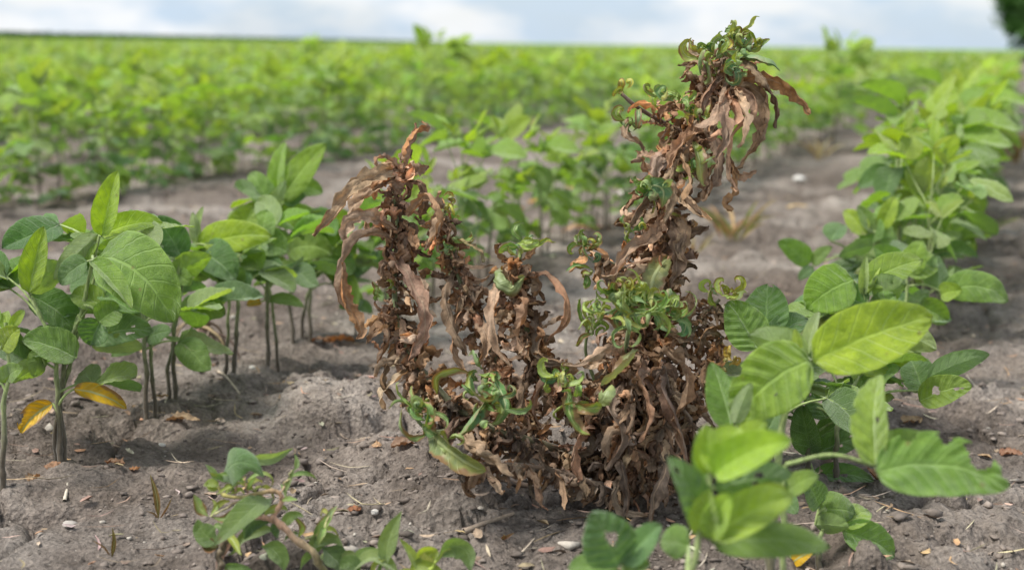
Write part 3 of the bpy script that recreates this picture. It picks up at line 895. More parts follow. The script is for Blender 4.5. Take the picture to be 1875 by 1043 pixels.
hero_plant('soybean with two dark blue green leaves against the weed', (1430, 960), [(1425, 820), (1415, 700), (1395, 630)], [
    (1.0, [(1388, 638, 1332, 552, 78, 'g', {'roll': .2, 'fold': .2, 'holes': [(.4, .3, .08, .025), (.2, .6, .06, .02)]}),
           (1402, 615, 1405, 520, 84, 'b', {'roll': .15, 'fold': .15, 'd': .02, 'bites': [(.6, .95, .3, .05)]}),
           (1405, 630, 1480, 585, 52, 'd', {'roll': .4, 'd': .01})]),
    (0.8, [(1415, 690, 1470, 640, 44, 'g', {'d': .04}), (1410, 690, 1365, 660, 40, 'l', {'d': .02})]),
], 24, RROW, fill=4)
hero_plant('soybean with worm-eaten dark lower leaves low among the stems', (1478, 892), [(1480, 850), (1484, 790), (1492, 745)], [
    (0.7, [(1486, 832, 1466, 740, 54, 'd', {'roll': .25, 'fold': .3}), (1490, 832, 1594, 800, 46, 'd', {'roll': .3, 'holes': [(.3, .5, .12, .03), (-.3, .7, .1, .03)]}),
           (1500, 800, 1560, 758, 44, 'b', {'roll': .4, 'd': .02, 'flip': True})]),
    (1.0, [(1512, 765, 1476, 700, 56, 'd', {'roll': .3, 'holes': [(.1, .4, .14, .05), (-.3, .7, .12, .04)], 'bites': [(.9, .6, .3, .1)]}),
           (1530, 760, 1596, 748, 38, 'b', {'roll': .5, 'holes': [(0, .35, .14, .05)]})]),
    (0.2, [(1490, 870, 1600, 880, 34, 'd', {'roll': .5, 'holes': [(.1, .5, .2, .07)]})]),
], 25, RROW, fill=4)
hero_plant('soybean with pock-holed leaf on a side stalk above bare soil', (1530, 900), [(1532, 800), (1548, 735), (1572, 688)], [
    (0.98, [(1576, 682, 1678, 648, 44, 'y', {'roll': .3, 'fold': .2}), (1574, 690, 1548, 660, 30, 'l', {}), (1578, 686, 1640, 700, 30, 'g', {'roll': .5, 'd': .03})]),
    (0.6, [(1684, 734, 1780, 706, 56, 'l', {'roll': .25, 'fold': .15, 'holes': [(-.1, .35, .25, .07), (.1, .72, .14, .05), (.2, .82, .1, .04)]}),
           (1700, 690, 1812, 648, 44, 'b', {'roll': .35, 'fold': .3, 'flip': True}), (1690, 720, 1660, 650, 58, 'b', {'roll': .4, 'd': .03})]),
    (0.5, [(1600, 770, 1565, 790, 34, 'd', {})]),
], 26, RROW, fill=4)
hero_plant('low soybean with yellow edged leaf near the bottom edge', (1500, 1040), [(1500, 1000), (1505, 960), (1512, 930)], [
    (1.0, [(1498, 935, 1566, 940, 62, 'g', {'roll': .3, 'fold': .1}), (1492, 960, 1555, 965, 40, 'l', {'roll': .4, 'flip': True}), (1500, 925, 1470, 880, 46, 'd', {})]),
    (0.7, [(1542, 972, 1638, 1018, 62, 'g', {'roll': .2, 'fold': .3}), (1545, 965, 1590, 935, 46, 'l', {'roll': .4})]),
    (0.4, [(1450, 1030, 1490, 1010, 30, 'o', {}), (1420, 900, 1460, 940, 40, 'd', {})]),
], 27, RROW)
hero_plant('soybean with one oval hole through its leaf at the bottom edge', (1128, 1338), [(1135, 1180), (1138, 1080), (1140, 1040)], [
    (1.0, [(1132, 1036, 1082, 938, 100, 'b', {'roll': .12, 'fold': .1, 'holes': [(.15, .5, .2, .13)]}), (1146, 1036, 1210, 958, 52, 'b', {'roll': .3, 'fold': .4}),
           (1132, 1044, 1040, 1040, 50, 'g', {'roll': .5})]),
    (0.9, [(1145, 1050, 1190, 1030, 40, 'g', {})]),
], 28, RROW)
hero_plant('soybean with round leaf and pale pointed bud behind the fan leaf', (1572, 810), [(1575, 700), (1582, 600), (1590, 540)], [
    (0.98, [(1562, 512, 1476, 566, 84, 'l', {'roll': .2, 'fold': .12}), (1588, 560, 1506, 532, 52, 'd', {'roll': .25, 'holes': [(-.1, .45, .12, .04), (.05, .6, .12, .05)]}),
            (1584, 520, 1690, 476, 58, 'l', {'roll': .3})]),
    (1.0, [(1582, 540, 1586, 468, 24, 'p', {'fold': .7}), (1586, 540, 1612, 486, 24, 'y', {'fold': .7})]),
    (0.85, [(1590, 560, 1640, 575, 44, 'g', {'roll': .4}), (1600, 545, 1660, 520, 60, 'g', {'roll': .4, 'flip': True})]),
    (0.9, [(1600, 600, 1715, 640, 60, 'p', {'roll': .4, 'flip': True, 'd': -.03}), (1610, 575, 1640, 540, 50, 'g', {})]),
], 29, RROW, fill=4)
hero_plant('soybean with an outstretched leaf pointing away from the row', (1650, 720), [(1652, 640), (1660, 560), (1660, 500)], [
    (0.9, [(1730, 532, 1846, 552, 56, 'g', {'roll': .25, 'fold': .15, 'arch': .08, 'sag': .12}), (1720, 530, 1715, 465, 52, 'b', {'roll': .3, 'flip': True}),
           (1722, 540, 1762, 532, 36, 'y', {'roll': .2})]),
    (1.0, [(1655, 500, 1722, 478, 54, 'l', {}), (1650, 500, 1600, 450, 50, 'g', {}), (1660, 505, 1690, 440, 46, 'l', {})]),
    (0.8, [(1680, 560, 1735, 590, 46, 'l', {'roll': .3}), (1660, 565, 1640, 540, 40, 'b', {}), (1670, 570, 1700, 530, 36, 'b', {'flip': True})]),
], 30, RROW, fill=4)
hero_plant('soybean with an arm of two small leaves reaching towards the weed', (1612, 640), [(1612, 560), (1608, 490), (1612, 420)], [
    (0.75, [(1484, 482, 1424, 442, 40, 'g', {'roll': .2, 'fold': .2}), (1488, 484, 1524, 452, 24, 'g', {'roll': .4}), (1490, 490, 1462, 512, 22, 'b', {})]),
    (0.9, [(1600, 450, 1535, 470, 30, 'b', {'roll': .6, 'flip': True}), (1605, 440, 1640, 430, 60, 'g', {'roll': .4}), (1600, 445, 1590, 390, 50, 'g', {'fold': .4})]),
    (1.0, [(1585, 430, 1545, 385, 36, 'y', {}), (1600, 425, 1570, 376, 30, 'g', {}), (1614, 420, 1640, 360, 34, 'y', {})]),
    (0.6, [(1520, 440, 1545, 412, 40, 'b', {}), ]),
], 31, RROW, fill=4)

# ------------------------------------------------------------------ the field: rows grown by rule
def field():
    rg = random.Random(5)
    sp = 0.76
    offs = [('R', OFF_R1), ('L', OFF_L1)] + [('F', OFF_L1 * 2.72 + k * sp) for k in range(0, 90)] + [('S', OFF_R1 - sp * (k + 1)) for k in range(0, 40)]
    s_l0 = row_coords(G(568, 640))[1]; s_r0 = row_coords(G(1612, 640))[1]
    near = []; mid = []; far = []
    for kind, off in offs:
        s = {'R': s_r0 + 0.03, 'L': s_l0 + 0.09}.get(kind, 0.2)
        while s < 70:
            xy = RL * (off + rg.gauss(0, 0.018)) + RD * s
            d = float(np.hypot(*xy)); az = math.degrees(math.atan2(xy[0], xy[1]))
            step = (0.055 if kind == 'R' and d < 4 else 0.075) if d < 15 else 0.16
            s += step * rg.uniform(0.65, 1.45)
            if d < 0.9 or az < -34 or az > 34 or xy[1] < 0.5:
                continue
            (near if d < 16 else far).append((d, kind, xy, az))
    near.sort(key=lambda q: q[0])
    inview = lambda az: -22.5 < az < 22.5
    count = 0
    flat = []
    labels = {'L': ('blurred soybean of the row that passes behind the withered weed', 'soybeans behind the withered weed'),
              'R': ('blurred soybean of the row beyond the outstretched leaf, beside the bare strip', 'soybeans of the right row further off'),
              'F': ('blurred soybean at the near edge of the dense far rows', 'soybeans at the near edge of the far rows'),
              'S': ('blurred soybean of a row past the right row', 'soybeans past the right row')}
    def name_of(kind, d, xy, az):
        q = V3(xy[0], xy[1], .2) - CAM
        px = W0 / 2 + FPX * np.dot(q, CR) / np.dot(q, CF)
        if kind == 'L':
            return (('blurred soybean behind the low stems of the weed', 'soybeans behind the low stems of the weed') if px < 1050 else
                    ('blurred soybean partly hidden by the tall stem of the weed', 'soybeans behind the tall stem of the weed') if px < 1430 else
                    ('blurred soybean of the row beside the drooping weed head', 'soybeans beside the weed head'))
        if kind == 'R':
            return (('soft edged soybean just beyond the plant with the outstretched leaf', 'soybeans just beyond the outstretched leaf') if d < 2.6 else
                    ('blurred soybean midway along the row on the right', 'soybeans midway along the right row') if d < 4.5 else
                    ('faint soybean where the right row narrows to the horizon', 'soybeans at the far end of the right row'))
        if kind == 'F':
            return (('blurred soybean of the far rows above the left row', 'soybeans of the far rows above the left row') if px < 620 else
                    ('blurred soybean of the far rows above the low weed stems', 'soybeans of the far rows above the low weed stems'))
        return labels[kind]
    for d, kind, xy, az in near:
        tp = TMPL[rg.randrange(N_TMPL) if kind in 'LR' else N_TMPL + rg.randrange(N_BUSH)]
        k = rg.uniform(0.66, 0.98) * (0.94 + 0.14 * min(1, max(0, d - 2) / 4))
        k *= 1.06 if kind == 'R' else rg.choice((.5, .7, .88, 1.08)) if kind == 'F' else rg.choice((.75, .9, 1.0))
        rz = rg.uniform(0, 6.28)
        if inview(az) and count < 278:
            z = gz(xy)
            plant_copy(tp, (xy[0], xy[1], z - 0.004), rz, k, *name_of(kind, d, xy, az), full=d < 3.3)
            count += 1
        else:
            flat.append((tp, xy, rz, k))
    parts = []
    for tp, xy, rz, k in flat:
        v, f, u, t = tp['flat']
        c, s = math.cos(rz) * k, math.sin(rz) * k
        q = np.stack([v[:, 0] * c - v[:, 1] * s + xy[0], v[:, 0] * s + v[:, 1] * c + xy[1], v[:, 2] * k], 1)
        parts.append((q, f, u, (t * .84 + np.array([.035, .05, .04])) * rg.uniform(0.8, 1.3)))
    me = mk_mesh('soybean_rows', *cat_parts(parts), mats=[M_SOY])
    obj('soybean_rows', me, kind='stuff', label='dense green soybean rows filling the middle of the field', cat='soybeans')
    # beyond 16 m: loose leaf faces only
    n = len(far)
    rs = np.random.RandomState(4)
    K = 8
    c = np.array([q[2] for q in far]); dd = np.array([q[0] for q in far])
    c = np.repeat(c, K, 0); dd = np.repeat(dd, K)
    m = len(c)
    grow_k = 1 + np.clip((dd - 16) / 50, 0, 1) * 0.8
    ctr = np.column_stack([c[:, 0] + rs.uniform(-.11, .11, m), c[:, 1] + rs.uniform(-.11, .11, m), 0.30 * np.sqrt(rs.uniform(0.05, 1.2, m))])
    a = rs.normal(size=(m, 3)); a[:, 2] *= 0.6; a /= np.linalg.norm(a, axis=1)[:, None]
    b = np.cross(a, rs.normal(size=(m, 3))); b /= np.linalg.norm(b, axis=1)[:, None]
    L = (0.05 * grow_k * rs.uniform(.7, 1.3, m))[:, None]; Wd = L * 0.62
    nrm = np.cross(a, b)
    v = np.stack([ctr - a * L, ctr + b * Wd + nrm * L * .2, ctr + a * L, ctr - b * Wd + nrm * L * .2], 1).reshape(-1, 3)
    f = np.arange(4 * m).reshape(-1, 4)
    uv = np.tile(np.array([[.5, 0.02], [.9, .5], [.5, .98], [.1, .5]]), (m, 1))
    pal = np.array([TONE['y'], TONE['l'], TONE['g'], TONE['d'], TONE['p'], (.36, .40, .03)])
    t = pal[rs.choice(6, m, p=[.20, .24, .16, .08, .26, .06])] * rs.uniform(.85, 1.15, (m, 1))
    me = mk_mesh('soybean_field', v, f, uv, np.repeat(t, 4, 0), mats=[M_SOY])
    obj('soybean_field', me, kind='stuff', label='far soybean canopy running to the horizon', cat='soybeans')
    # canopy beyond 60 m, too far to tell leaves apart: a bumpy sheet
    r = np.geomspace(55, 900, 90); az = np.radians(np.linspace(-50, 50, 260))
    A, R = np.meshgrid(az, r)
    x = (R * np.sin(A)).ravel(); y = (R * np.cos(A)).ravel()
    z = 0.24 + 0.05 * noise2(x * 1.7, y * 1.7, 6) + 0.03 * noise2(x * 5, y * 5, 9)
    f = grid_faces(len(az) - 1, len(r) - 1)[:, ::-1]
    t = np.array([0.17, 0.29, 0.045]) * (1 + 0.35 * noise2(x * .8, y * .8, 14))[:, None]
    me = mk_mesh('distant_soybean_field', np.stack([x, y, z], 1), f, None, t, mats=[M_FARLEAF])
    obj('distant_soybean_field', me, kind='stuff', label='hazy green band of the field at the horizon', cat='soybeans')
field()

# two taller plants that rise against the sky
def tall_plant(px, py_top, dist, seed, label):
    top = P(px, py_top, dist)
    h = float(top[2])
    tp = grow(seed, 0.27, 0.2, 7)
    k = h / 0.31
    root = empty('soybean_plant', (top[0], top[1], 0.0), label, 'soybean')
    root.scale = (k, k, k); root.rotation_euler = (0, 0, px * .37)
    v, f, u, t = stem_mesh(tp)
    obj('stem', mk_mesh('stem', v, f, u, t, mats=[M_STEM]), root)
    for pts, lf in tp['leaves']:
        w = cat_parts([xf(LEAF_LO[i], m, c) for m, i, c in lf] + [pet_part(pts, 3, 2)])
        obj('leaf', mk_mesh('leaf', *w, mats=[M_SOY]), root)
tall_plant(803, 76, 6.4, 914, 'blurred tall plant poking above the horizon over the brown curled leaf tip')
tall_plant(1535, 82, 6.0, 914, 'blurred tall plant poking above the horizon beside the weed top')
tall_plant(578, 78, 10.0, 914, 'small blurred plant tip just above the horizon over the rabbit ear leaves')

# ------------------------------------------------------------------ the withered weed
DEADC = [(0.37, 0.255, 0.168), (0.31, 0.206, 0.134), (0.205, 0.138, 0.091), (0.46, 0.333, 0.228), (0.37, 0.205, 0.100), (0.275, 0.182, 0.119)]
GREYC = [(0.170, 0.130, 0.102), (0.130, 0.098, 0.076), (0.22, 0.168, 0.130), (0.185, 0.122, 0.084)]
SICKC = [(0.135, 0.265, 0.075), (0.175, 0.31, 0.065), (0.105, 0.225, 0.095), (0.24, 0.34, 0.06)]

def walk(p, d, L, rg, g=0.5, curl=0.0, n=9, wob=0.16):
    """path of a leaf: leaves the stem along d, sinks by g, rolls up towards its tip by curl"""
    p = np.asarray(p, float); d = unit(d)
    ax = unit(np.cross(d, V3(rg.uniform(-.5, .5), rg.uniform(-.5, .5), 1)))
    out = [p]
    st = L / n
    for i in range(n):
        d = unit(d + V3(0, 0, -1) * g * (0.35 + i / n) + np.array([rg.gauss(0, wob) for _ in range(3)]))
        if curl:
            a = curl * ((i + 1) / n) ** 1.6
            d = d * math.cos(a) + np.cross(ax, d) * math.sin(a) + ax * np.dot(ax, d) * (1 - math.cos(a))
        p = p + d * st
        out.append(p)
    return out

def weed():
    rg = random.Random(77)
    b = WEED.copy(); b[2] = gz(b) - 0.005
    D = depth_of(b)
    root = empty('withered_weed', b, 'tall withered brown weed with curled leaves and few green shoots on bare soil', 'weed')
    S = lambda *q: P(q[0], q[1], D + (q[2] if len(q) > 2 else 0.0))
    def stem(name, px, r0, r1, lo, hi, m=20):
        pts = [S(*q) for q in px]
        v, f, u = tube([p - b for p in pts], r0, r1, 8, m, 0.25, len(px))
        obj(name, mk_mesh(name, v, f, u, stem_tint(u[:, 1], lo, hi), mats=[M_STEM]), root)
        return spline(pts, 80)
    BR, GR, OL = (0.13, 0.085, 0.055), (0.15, 0.20, 0.075), (0.135, 0.135, 0.065)
    main = stem('stem', [(1180, 935), (1172, 820), (1165, 700), (1185, 570), (1208, 440), (1222, 330), (1262, 225), (1318, 130), (1348, 78)], .0062, .0022, BR, OL, 34)
    recl = stem('branch', [(1180, 915), (1090, 850, -.03), (1000, 815, -.06), (900, 785, -.08), (830, 740, -.07), (775, 680, -.05)], .0050, .0030, BR, OL, 24)
    stA = stem('branch', [(905, 785, -.08), (800, 715, -.06), (735, 610, -.04), (722, 520, -.03), (728, 430, -.02), (722, 345, -.02), (742, 300, -.02)], .0036, .0018, OL, GR)
    stB = stem('branch', [(900, 640, -.03), (860, 560, -.03), (830, 480, -.03), (808, 410, -.03), (824, 375, -.03)], .0026, .0012, OL, GR)
    stB0 = stem('branch', [(985, 812, -.05), (940, 720, -.04), (900, 640, -.03)], .003, .0026, BR, OL)
    stC = stem('branch', [(1120, 800, -.03), (1050, 735, -.05), (985, 650, -.06), (955, 570, -.05), (948, 500, -.05), (955, 455, -.05)], .0040, .0018, BR, GR)
    stE = stem('branch', [(1168, 720), (1140, 680, -.04), (1150, 610, -.06), (1152, 565, -.07)], .0034, .0018, BR, GR)
    stF = stem('branch', [(1180, 690), (1245, 640, -.02), (1285, 580, -.03), (1318, 548, -.03)], .003, .0014, BR, OL)
    stF2 = stem('branch', [(1190, 760), (1265, 700, -.03), (1300, 650, -.03), (1325, 615, -.03)], .0028, .0014, BR, BR)
    stG = stem('branch', [(1255, 245), (1215, 225, -.01), (1165, 195, -.02), (1138, 172, -.02)], .0026, .0018, BR, BR)
    stH = stem('branch', [(1195, 510), (1140, 490, -.02), (1095, 470, -.03), (1075, 455, -.03)], .0024, .0014, BR, OL)
    stI = stem('branch', [(1168, 760), (1090, 740, -.05), (1040, 700, -.07), (1035, 685, -.08)], .0028, .0014, BR, GR)
    stJ = stem('branch', [(870, 775, -.08), (800, 790, -.10), (765, 770, -.11), (752, 735, -.11)], .0026, .0012, OL, GR)
    stK = stem('branch', [(1090, 700, -.02), (1072, 640, -.02), (1085, 575, -.03)], .002, .001, GR, GR)

    parts_small = []
    cnt = [0]
    def leaf(pts, W, mat, col, nrm=None, small=False, **kw):
        base = np.asarray(pts[0])
        n0 = nrm if nrm is not None else unit(unit(CAM - base) + np.array([rg.gauss(0, .5) for _ in range(3)]))
        nu, nv = (4, 10) if small else kw.pop('res', (6, 20))
        v, f, u = ribbon([np.asarray(p) - b for p in pts], W, n0, nu, nv, seed=rg.randint(0, 400), **kw)
        if small:
            parts_small.append((v, f, u, col)); return
        cnt[0] += 1
        nm = 'green_leaf' if mat in (M_SICK, M_FRESH) else 'withered_leaf'
        obj(nm, mk_mesh(nm, v, f, u, mats=[mat]), root, color=col)
    def hero(px, w, col, mat=M_DEAD, **kw):
        """leaf traced through photo pixels (x, y, extra depth)"""
        pts = [S(q[0], q[1], (q[2] if len(q) > 2 else -.03)) for q in px]
        a = dict(curl=rg.uniform(0.9, 1.7) * rg.choice((-1, 1)), twist=rg.uniform(-1.0, 1.0), jag=.65, wrinkle=.26, prof=prof_strap, res=(8, 30))
        a.update(kw)
        tocam = unit(CAM - pts[0])
        nrm = unit(tocam + 0.45 * np.array([rg.gauss(0, 1) for _ in range(3)]))
        leaf(pts, px_len(w, D) * 1.25, mat, jit(col, rg, .1), nrm, **a)
    c0, c1, c2, c3, c4, c5 = DEADC
    # ---- silhouette leaves of the left stems
    hero([(742, 300), (738, 275), (752, 250), (765, 238), (782, 232), (772, 222)], 26, c4, curl=1.2)
    hero([(738, 315), (748, 280), (762, 240), (760, 225)], 24, c0)
    hero([(740, 312, -.02), (690, 320, -.05), (640, 350, -.07), (608, 395, -.08), (574, 432, -.08)], 40, c0, twist=.5, curl=1.0)
    hero([(735, 325), (690, 345, -.04), (650, 375, -.05), (640, 410, -.05)], 30, c3)
    hero([(735, 315), (712, 292, -.04), (692, 290, -.05), (690, 305, -.05)], 20, c1)
    hero([(745, 395), (780, 358, -.06), (802, 375, -.07), (803, 410, -.07), (785, 445, -.07)], 34, c0, twist=.2)
    hero([(742, 330), (772, 340, -.04), (775, 375, -.04), (768, 400, -.03)], 30, c2)
    hero([(720, 440), (690, 425, -.05), (655, 435, -.07), (632, 470, -.07), (624, 520, -.07), (632, 565, -.06)], 30, c0, twist=.3)
    hero([(628, 480, -.07), (628, 525, -.07), (640, 565, -.07), (655, 585, -.07), (662, 612, -.07), (652, 620, -.07)], 34, c4)
    hero([(725, 420), (680, 395, -.05), (645, 400, -.06), (630, 430, -.06), (640, 455, -.06)], 34, c3)
    hero([(722, 470), (745, 500, -.05), (775, 560, -.06), (775, 610, -.06), (748, 660, -.06)], 40, c0, twist=.3, curl=.9)
    hero([(735, 490), (770, 520, -.05), (780, 565, -.06), (800, 580, -.06)], 34, c3)
    hero([(728, 545), (705, 580, -.04), (712, 620, -.05), (695, 660, -.05), (690, 690, -.05)], 26, c1)
    hero([(740, 620), (710, 660, -.05), (700, 700, -.06), (725, 735, -.06)], 30, c2)
    hero([(770, 665), (730, 690, -.06), (700, 720, -.06), (705, 750, -.06)], 26, c3)
    hero([(724, 610), (700, 640), (680, 625)], 22, c4)
    hero([(760, 640), (740, 660, -.05), (700, 665, -.06), (685, 690, -.06)], 24, c0)
    # arches of the middle stems
    hero([(812, 440), (850, 445, -.05), (880, 460, -.06), (886, 480, -.06)], 22, (0.24, .23, .12))
    hero([(835, 480), (870, 490, -.05), (905, 485, -.05)], 10, c1)
    hero([(835, 490), (815, 540, -.05), (830, 600, -.06), (855, 650, -.06)], 34, c2)
    hero([(860, 560), (835, 590, -.05), (830, 640, -.06), (850, 680, -.06)], 26, c1)
    hero([(870, 580), (890, 620, -.06), (880, 660, -.06), (862, 665, -.06)], 28, c0)
    hero([(948, 500), (910, 530, -.07), (900, 590, -.09), (912, 640, -.09), (935, 670, -.09)], 30, c3, twist=.3)
    hero([(955, 505), (1000, 500, -.06), (1035, 540, -.07), (1040, 585, -.07), (1015, 610, -.07), (1000, 625, -.07)], 24, c0, twist=.3)
    hero([(962, 560), (985, 600, -.07), (985, 650, -.08), (1030, 665, -.08)], 34, c2)
    hero([(955, 520), (965, 560, -.08), (950, 610, -.08), (960, 650, -.09)], 44, c1)
    hero([(985, 650), (960, 700, -.08), (955, 745, -.09), (930, 760, -.09)], 30, c2)
    hero([(990, 640), (1000, 690, -.08), (980, 740, -.08), (990, 780, -.08)], 26, c5)
    hero([(925, 500), (905, 510, -.07), (935, 530, -.08), (960, 505, -.08)], 36, (0.16, .22, .06), M_SICK, jag=.2)
    # ---- the tall stem: drooping plumes on the right of its head
    hero([(1335, 150, -.01), (1380, 140, -.03), (1430, 155, -.04), (1462, 180, -.04), (1482, 210, -.04)], 34, c4, twist=.4, curl=.8)
    hero([(1350, 140, -.01), (1395, 150, -.02), (1415, 175, -.03), (1425, 205, -.03), (1418, 235, -.03)], 22, c2)
    hero([(1345, 155), (1385, 165, -.03), (1402, 205, -.04), (1385, 260, -.05), (1352, 310, -.05)], 44, c1, twist=.3, curl=.8)
    hero([(1330, 165), (1370, 170, -.05), (1385, 205, -.06), (1345, 245, -.07), (1335, 310, -.07), (1350, 350, -.07)], 26, c3, twist=.2, curl=1.2)
    hero([(1310, 190), (1335, 180, -.06), (1348, 215, -.07), (1310, 245, -.08), (1292, 255, -.08)], 30, c3, twist=.3, curl=1.2)
    hero([(1335, 285, -.07), (1350, 322, -.06), (1372, 320, -.06), (1385, 312, -.06)], 20, c0)
    hero([(1340, 300, -.07), (1350, 335, -.06), (1345, 360, -.06), (1330, 372, -.06), (1342, 385, -.06)], 28, c4)
    hero([(1300, 240), (1315, 280, -.06), (1310, 330, -.07), (1290, 350, -.07)], 38, c2)
    hero([(1280, 260), (1285, 310, -.06), (1300, 345, -.07), (1285, 368, -.07)], 46, c1, curl=.7)
    hero([(1240, 260), (1210, 275, -.05), (1190, 320, -.06), (1195, 345, -.06)], 24, c4)
    hero([(1150, 215, -.03), (1145, 245, -.04), (1170, 262, -.04), (1180, 280, -.04)], 20, c0)
    hero([(1245, 290), (1225, 320, -.06), (1230, 370, -.07), (1215, 410, -.07)], 30, c0, twist=.3)
    hero([(1225, 340), (1260, 370, -.05), (1285, 395, -.05)], 22, c1)
    hero([(1222, 390), (1190, 440, -.06), (1150, 460, -.07), (1115, 520, -.08)], 36, c0, curl=1.2)
    hero([(1215, 400), (1235, 430, -.05), (1240, 480, -.05), (1225, 530, -.05)], 40, c2)
    hero([(1205, 480), (1170, 500, -.06), (1135, 510, -.08), (1100, 505, -.08)], 32, c1)
    for px, w, c in [([(1320, 140), (1300, 165, -.05), (1285, 200, -.06), (1290, 235, -.06)], 30, c2), ([(1330, 150), (1320, 190, -.07), (1300, 220, -.08), (1270, 230, -.08)], 34, c0),
                     ([(1345, 160), (1360, 195, -.07), (1365, 235, -.08), (1350, 270, -.08)], 30, c3), ([(1340, 160), (1325, 200, -.08), (1330, 250, -.09), (1310, 290, -.09)], 28, c5),
                     ([(1395, 165, -.02), (1405, 210, -.04), (1400, 250, -.05), (1380, 275, -.05)], 30, c1), ([(1290, 230), (1260, 250, -.06), (1235, 280, -.07), (1225, 310, -.07)], 34, c1),
                     ([(1270, 240), (1250, 290, -.07), (1262, 330, -.08), (1245, 370, -.08)], 34, c0), ([(1240, 270), (1205, 290, -.06), (1200, 330, -.06), (1210, 350, -.06)], 26, c3),
                     ([(1230, 330), (1180, 370, -.06), (1160, 400, -.07), (1150, 420, -.07)], 30, c2), ([(1220, 380), (1255, 420, -.05), (1245, 460, -.05), (1255, 480, -.05)], 30, c1),
                     ([(1320, 115), (1295, 130, -.04), (1285, 165, -.05), (1292, 185, -.05)], 24, c5), ([(1345, 105), (1375, 120, -.05), (1400, 150, -.06), (1415, 172, -.06)], 26, c2)]:
        hero(px, w, c)
    # mass at the foot
    for px, w, c in [([(1160, 640), (1110, 640, -.09), (1070, 665, -.11), (1030, 668, -.12)], 26, c3), ([(1200, 640), (1245, 660, -.08), (1255, 720, -.10), (1230, 770, -.1)], 40, c1),
                     ([(1185, 650), (1170, 700, -.1), (1190, 760, -.11), (1170, 810, -.11)], 30, c0), ([(1215, 660), (1220, 720, -.1), (1240, 780, -.1), (1260, 850, -.1)], 34, GREYC[0]),
                     ([(1150, 690), (1120, 740, -.1), (1140, 800, -.11), (1110, 860, -.11)], 30, GREYC[2]), ([(1090, 770), (1060, 800, -.11), (1050, 850, -.12), (1062, 880, -.12)], 34, c0),
                     ([(1010, 810), (985, 840, -.10), (1010, 870, -.10), (990, 900, -.1)], 34, GREYC[0]), ([(1120, 790), (1140, 850, -.1), (1150, 910, -.1), (1145, 950, -.1)], 30, GREYC[0]),
                     ([(900, 800, -.08), (860, 850, -.11), (850, 890, -.12), (870, 910, -.12)], 30, c1), ([(830, 790, -.09), (880, 830, -.13), (920, 860, -.14), (940, 870, -.14)], 40, c0),
                     ([(1185, 780), (1215, 850, -.1), (1195, 920, -.1), (1190, 960, -.1)], 40, GREYC[1]), ([(1160, 850), (1130, 890, -.1), (1135, 930, -.1), (1185, 945, -.1)], 26, GREYC[2]),
                     ([(1310, 640, -.03), (1290, 690, -.05), (1300, 740, -.05), (1265, 770, -.05)], 26, c1), ([(1320, 615, -.03), (1290, 610, -.05), (1280, 650, -.05)], 30, c2)]:
        hero(px, w, c)
    # ---- green curled shoots
    def shoot(c, n, lens, wid, cols, spread=1.0, up=0.4, curl=(0.5, 1.0), mat=M_SICK, dz=-.03):
        p0 = S(c[0], c[1], dz)
        n = int(n * 1.5)
        for k in range(n):
            az = 6.28 * k / n + rg.uniform(-.4, .4)
            d = V3(math.cos(az) * spread, math.sin(az) * spread * .8, up + rg.uniform(-.3, .5))
            p = p0 + np.array([rg.gauss(0, .004) for _ in range(3)])
            leaf(walk(p, d, rg.uniform(*lens) * rg.uniform(.55, 1.05), rg, rg.uniform(.0, .25), rg.uniform(*curl) * rg.choice((1.5, 1.2, -1.2)), 10, .16), rg.uniform(*wid) * rg.uniform(.7, 1.05), mat, jit(rg.choice(cols), rg),
                 prof=prof_lance, curl=rg.uniform(.5, 1.5), twist=rg.uniform(-.8, .8), jag=.25, wrinkle=.16, res=(6, 20))
    YG = [(0.32, .40, .06), (0.42, .42, .06), (0.26, .37, .07)]
    shoot((1345, 95), 9, (.025, .05), (.008, .014), SICKC, 1, .35)
    shoot((1312, 98), 5, (.02, .035), (.008, .012), SICKC + YG, 1, .3, dz=-.05)
    shoot((1372, 90), 5, (.02, .035), (.007, .012), SICKC + YG, 1, .3, dz=-.04)
    shoot((1350, 125), 5, (.02, .04), (.009, .013), SICKC, 1, .1, dz=-.06)
    shoot((1335, 75), 5, (.015, .03), (.006, .010), SICKC + YG, .8, .6)
    shoot((1300, 115), 4, (.03, .045), (.008, .013), SICKC, 1, .1)
    shoot((1210, 180), 6, (.02, .035), (.007, .012), SICKC + YG, 1, .3)
    shoot((1282, 215), 6, (.018, .03), (.008, .012), SICKC + YG, 1, .3, dz=-.06)
    shoot((1137, 170), 4, (.018, .028), (.006, .009), YG, .8, .3, (.9, 1.3))
    shoot((1148, 230), 5, (.025, .04), (.008, .012), SICKC, 1, .0)
    shoot((1270, 290), 4, (.02, .04), (.008, .012), SICKC, 1, -.2, dz=-.07)
    shoot((1190, 355), 6, (.025, .04), (.009, .013), SICKC, 1, .1, dz=-.06)
    shoot((1160, 425), 5, (.02, .035), (.007, .011), SICKC + YG, 1, .2, dz=-.07)
    shoot((1078, 458), 7, (.02, .035), (.008, .012), SICKC + YG, 1, .2, dz=-.05)
    shoot((1075, 495), 4, (.02, .03), (.006, .01), SICKC, 1, -.1, dz=-.05)
    shoot((1152, 560), 12, (.035, .06), (.009, .014), SICKC[:3], 1.1, .35, (.45, .9), dz=-.10)
    shoot((1155, 540), 7, (.022, .04), (.005, .008), YG, .9, .7, (.5, 1.0), dz=-.11)
    shoot((1215, 575), 6, (.03, .05), (.010, .015), SICKC[:3], 1.1, .1, (.4, .8), dz=-.08)
    shoot((1320, 545), 6, (.022, .04), (.009, .014), SICKC + YG, 1, .2, dz=-.05)
    shoot((1332, 660), 5, (.014, .025), (.006, .009), [(0.45, .32, .05), (.36, .33, .07)], 1, .3, dz=-.05)
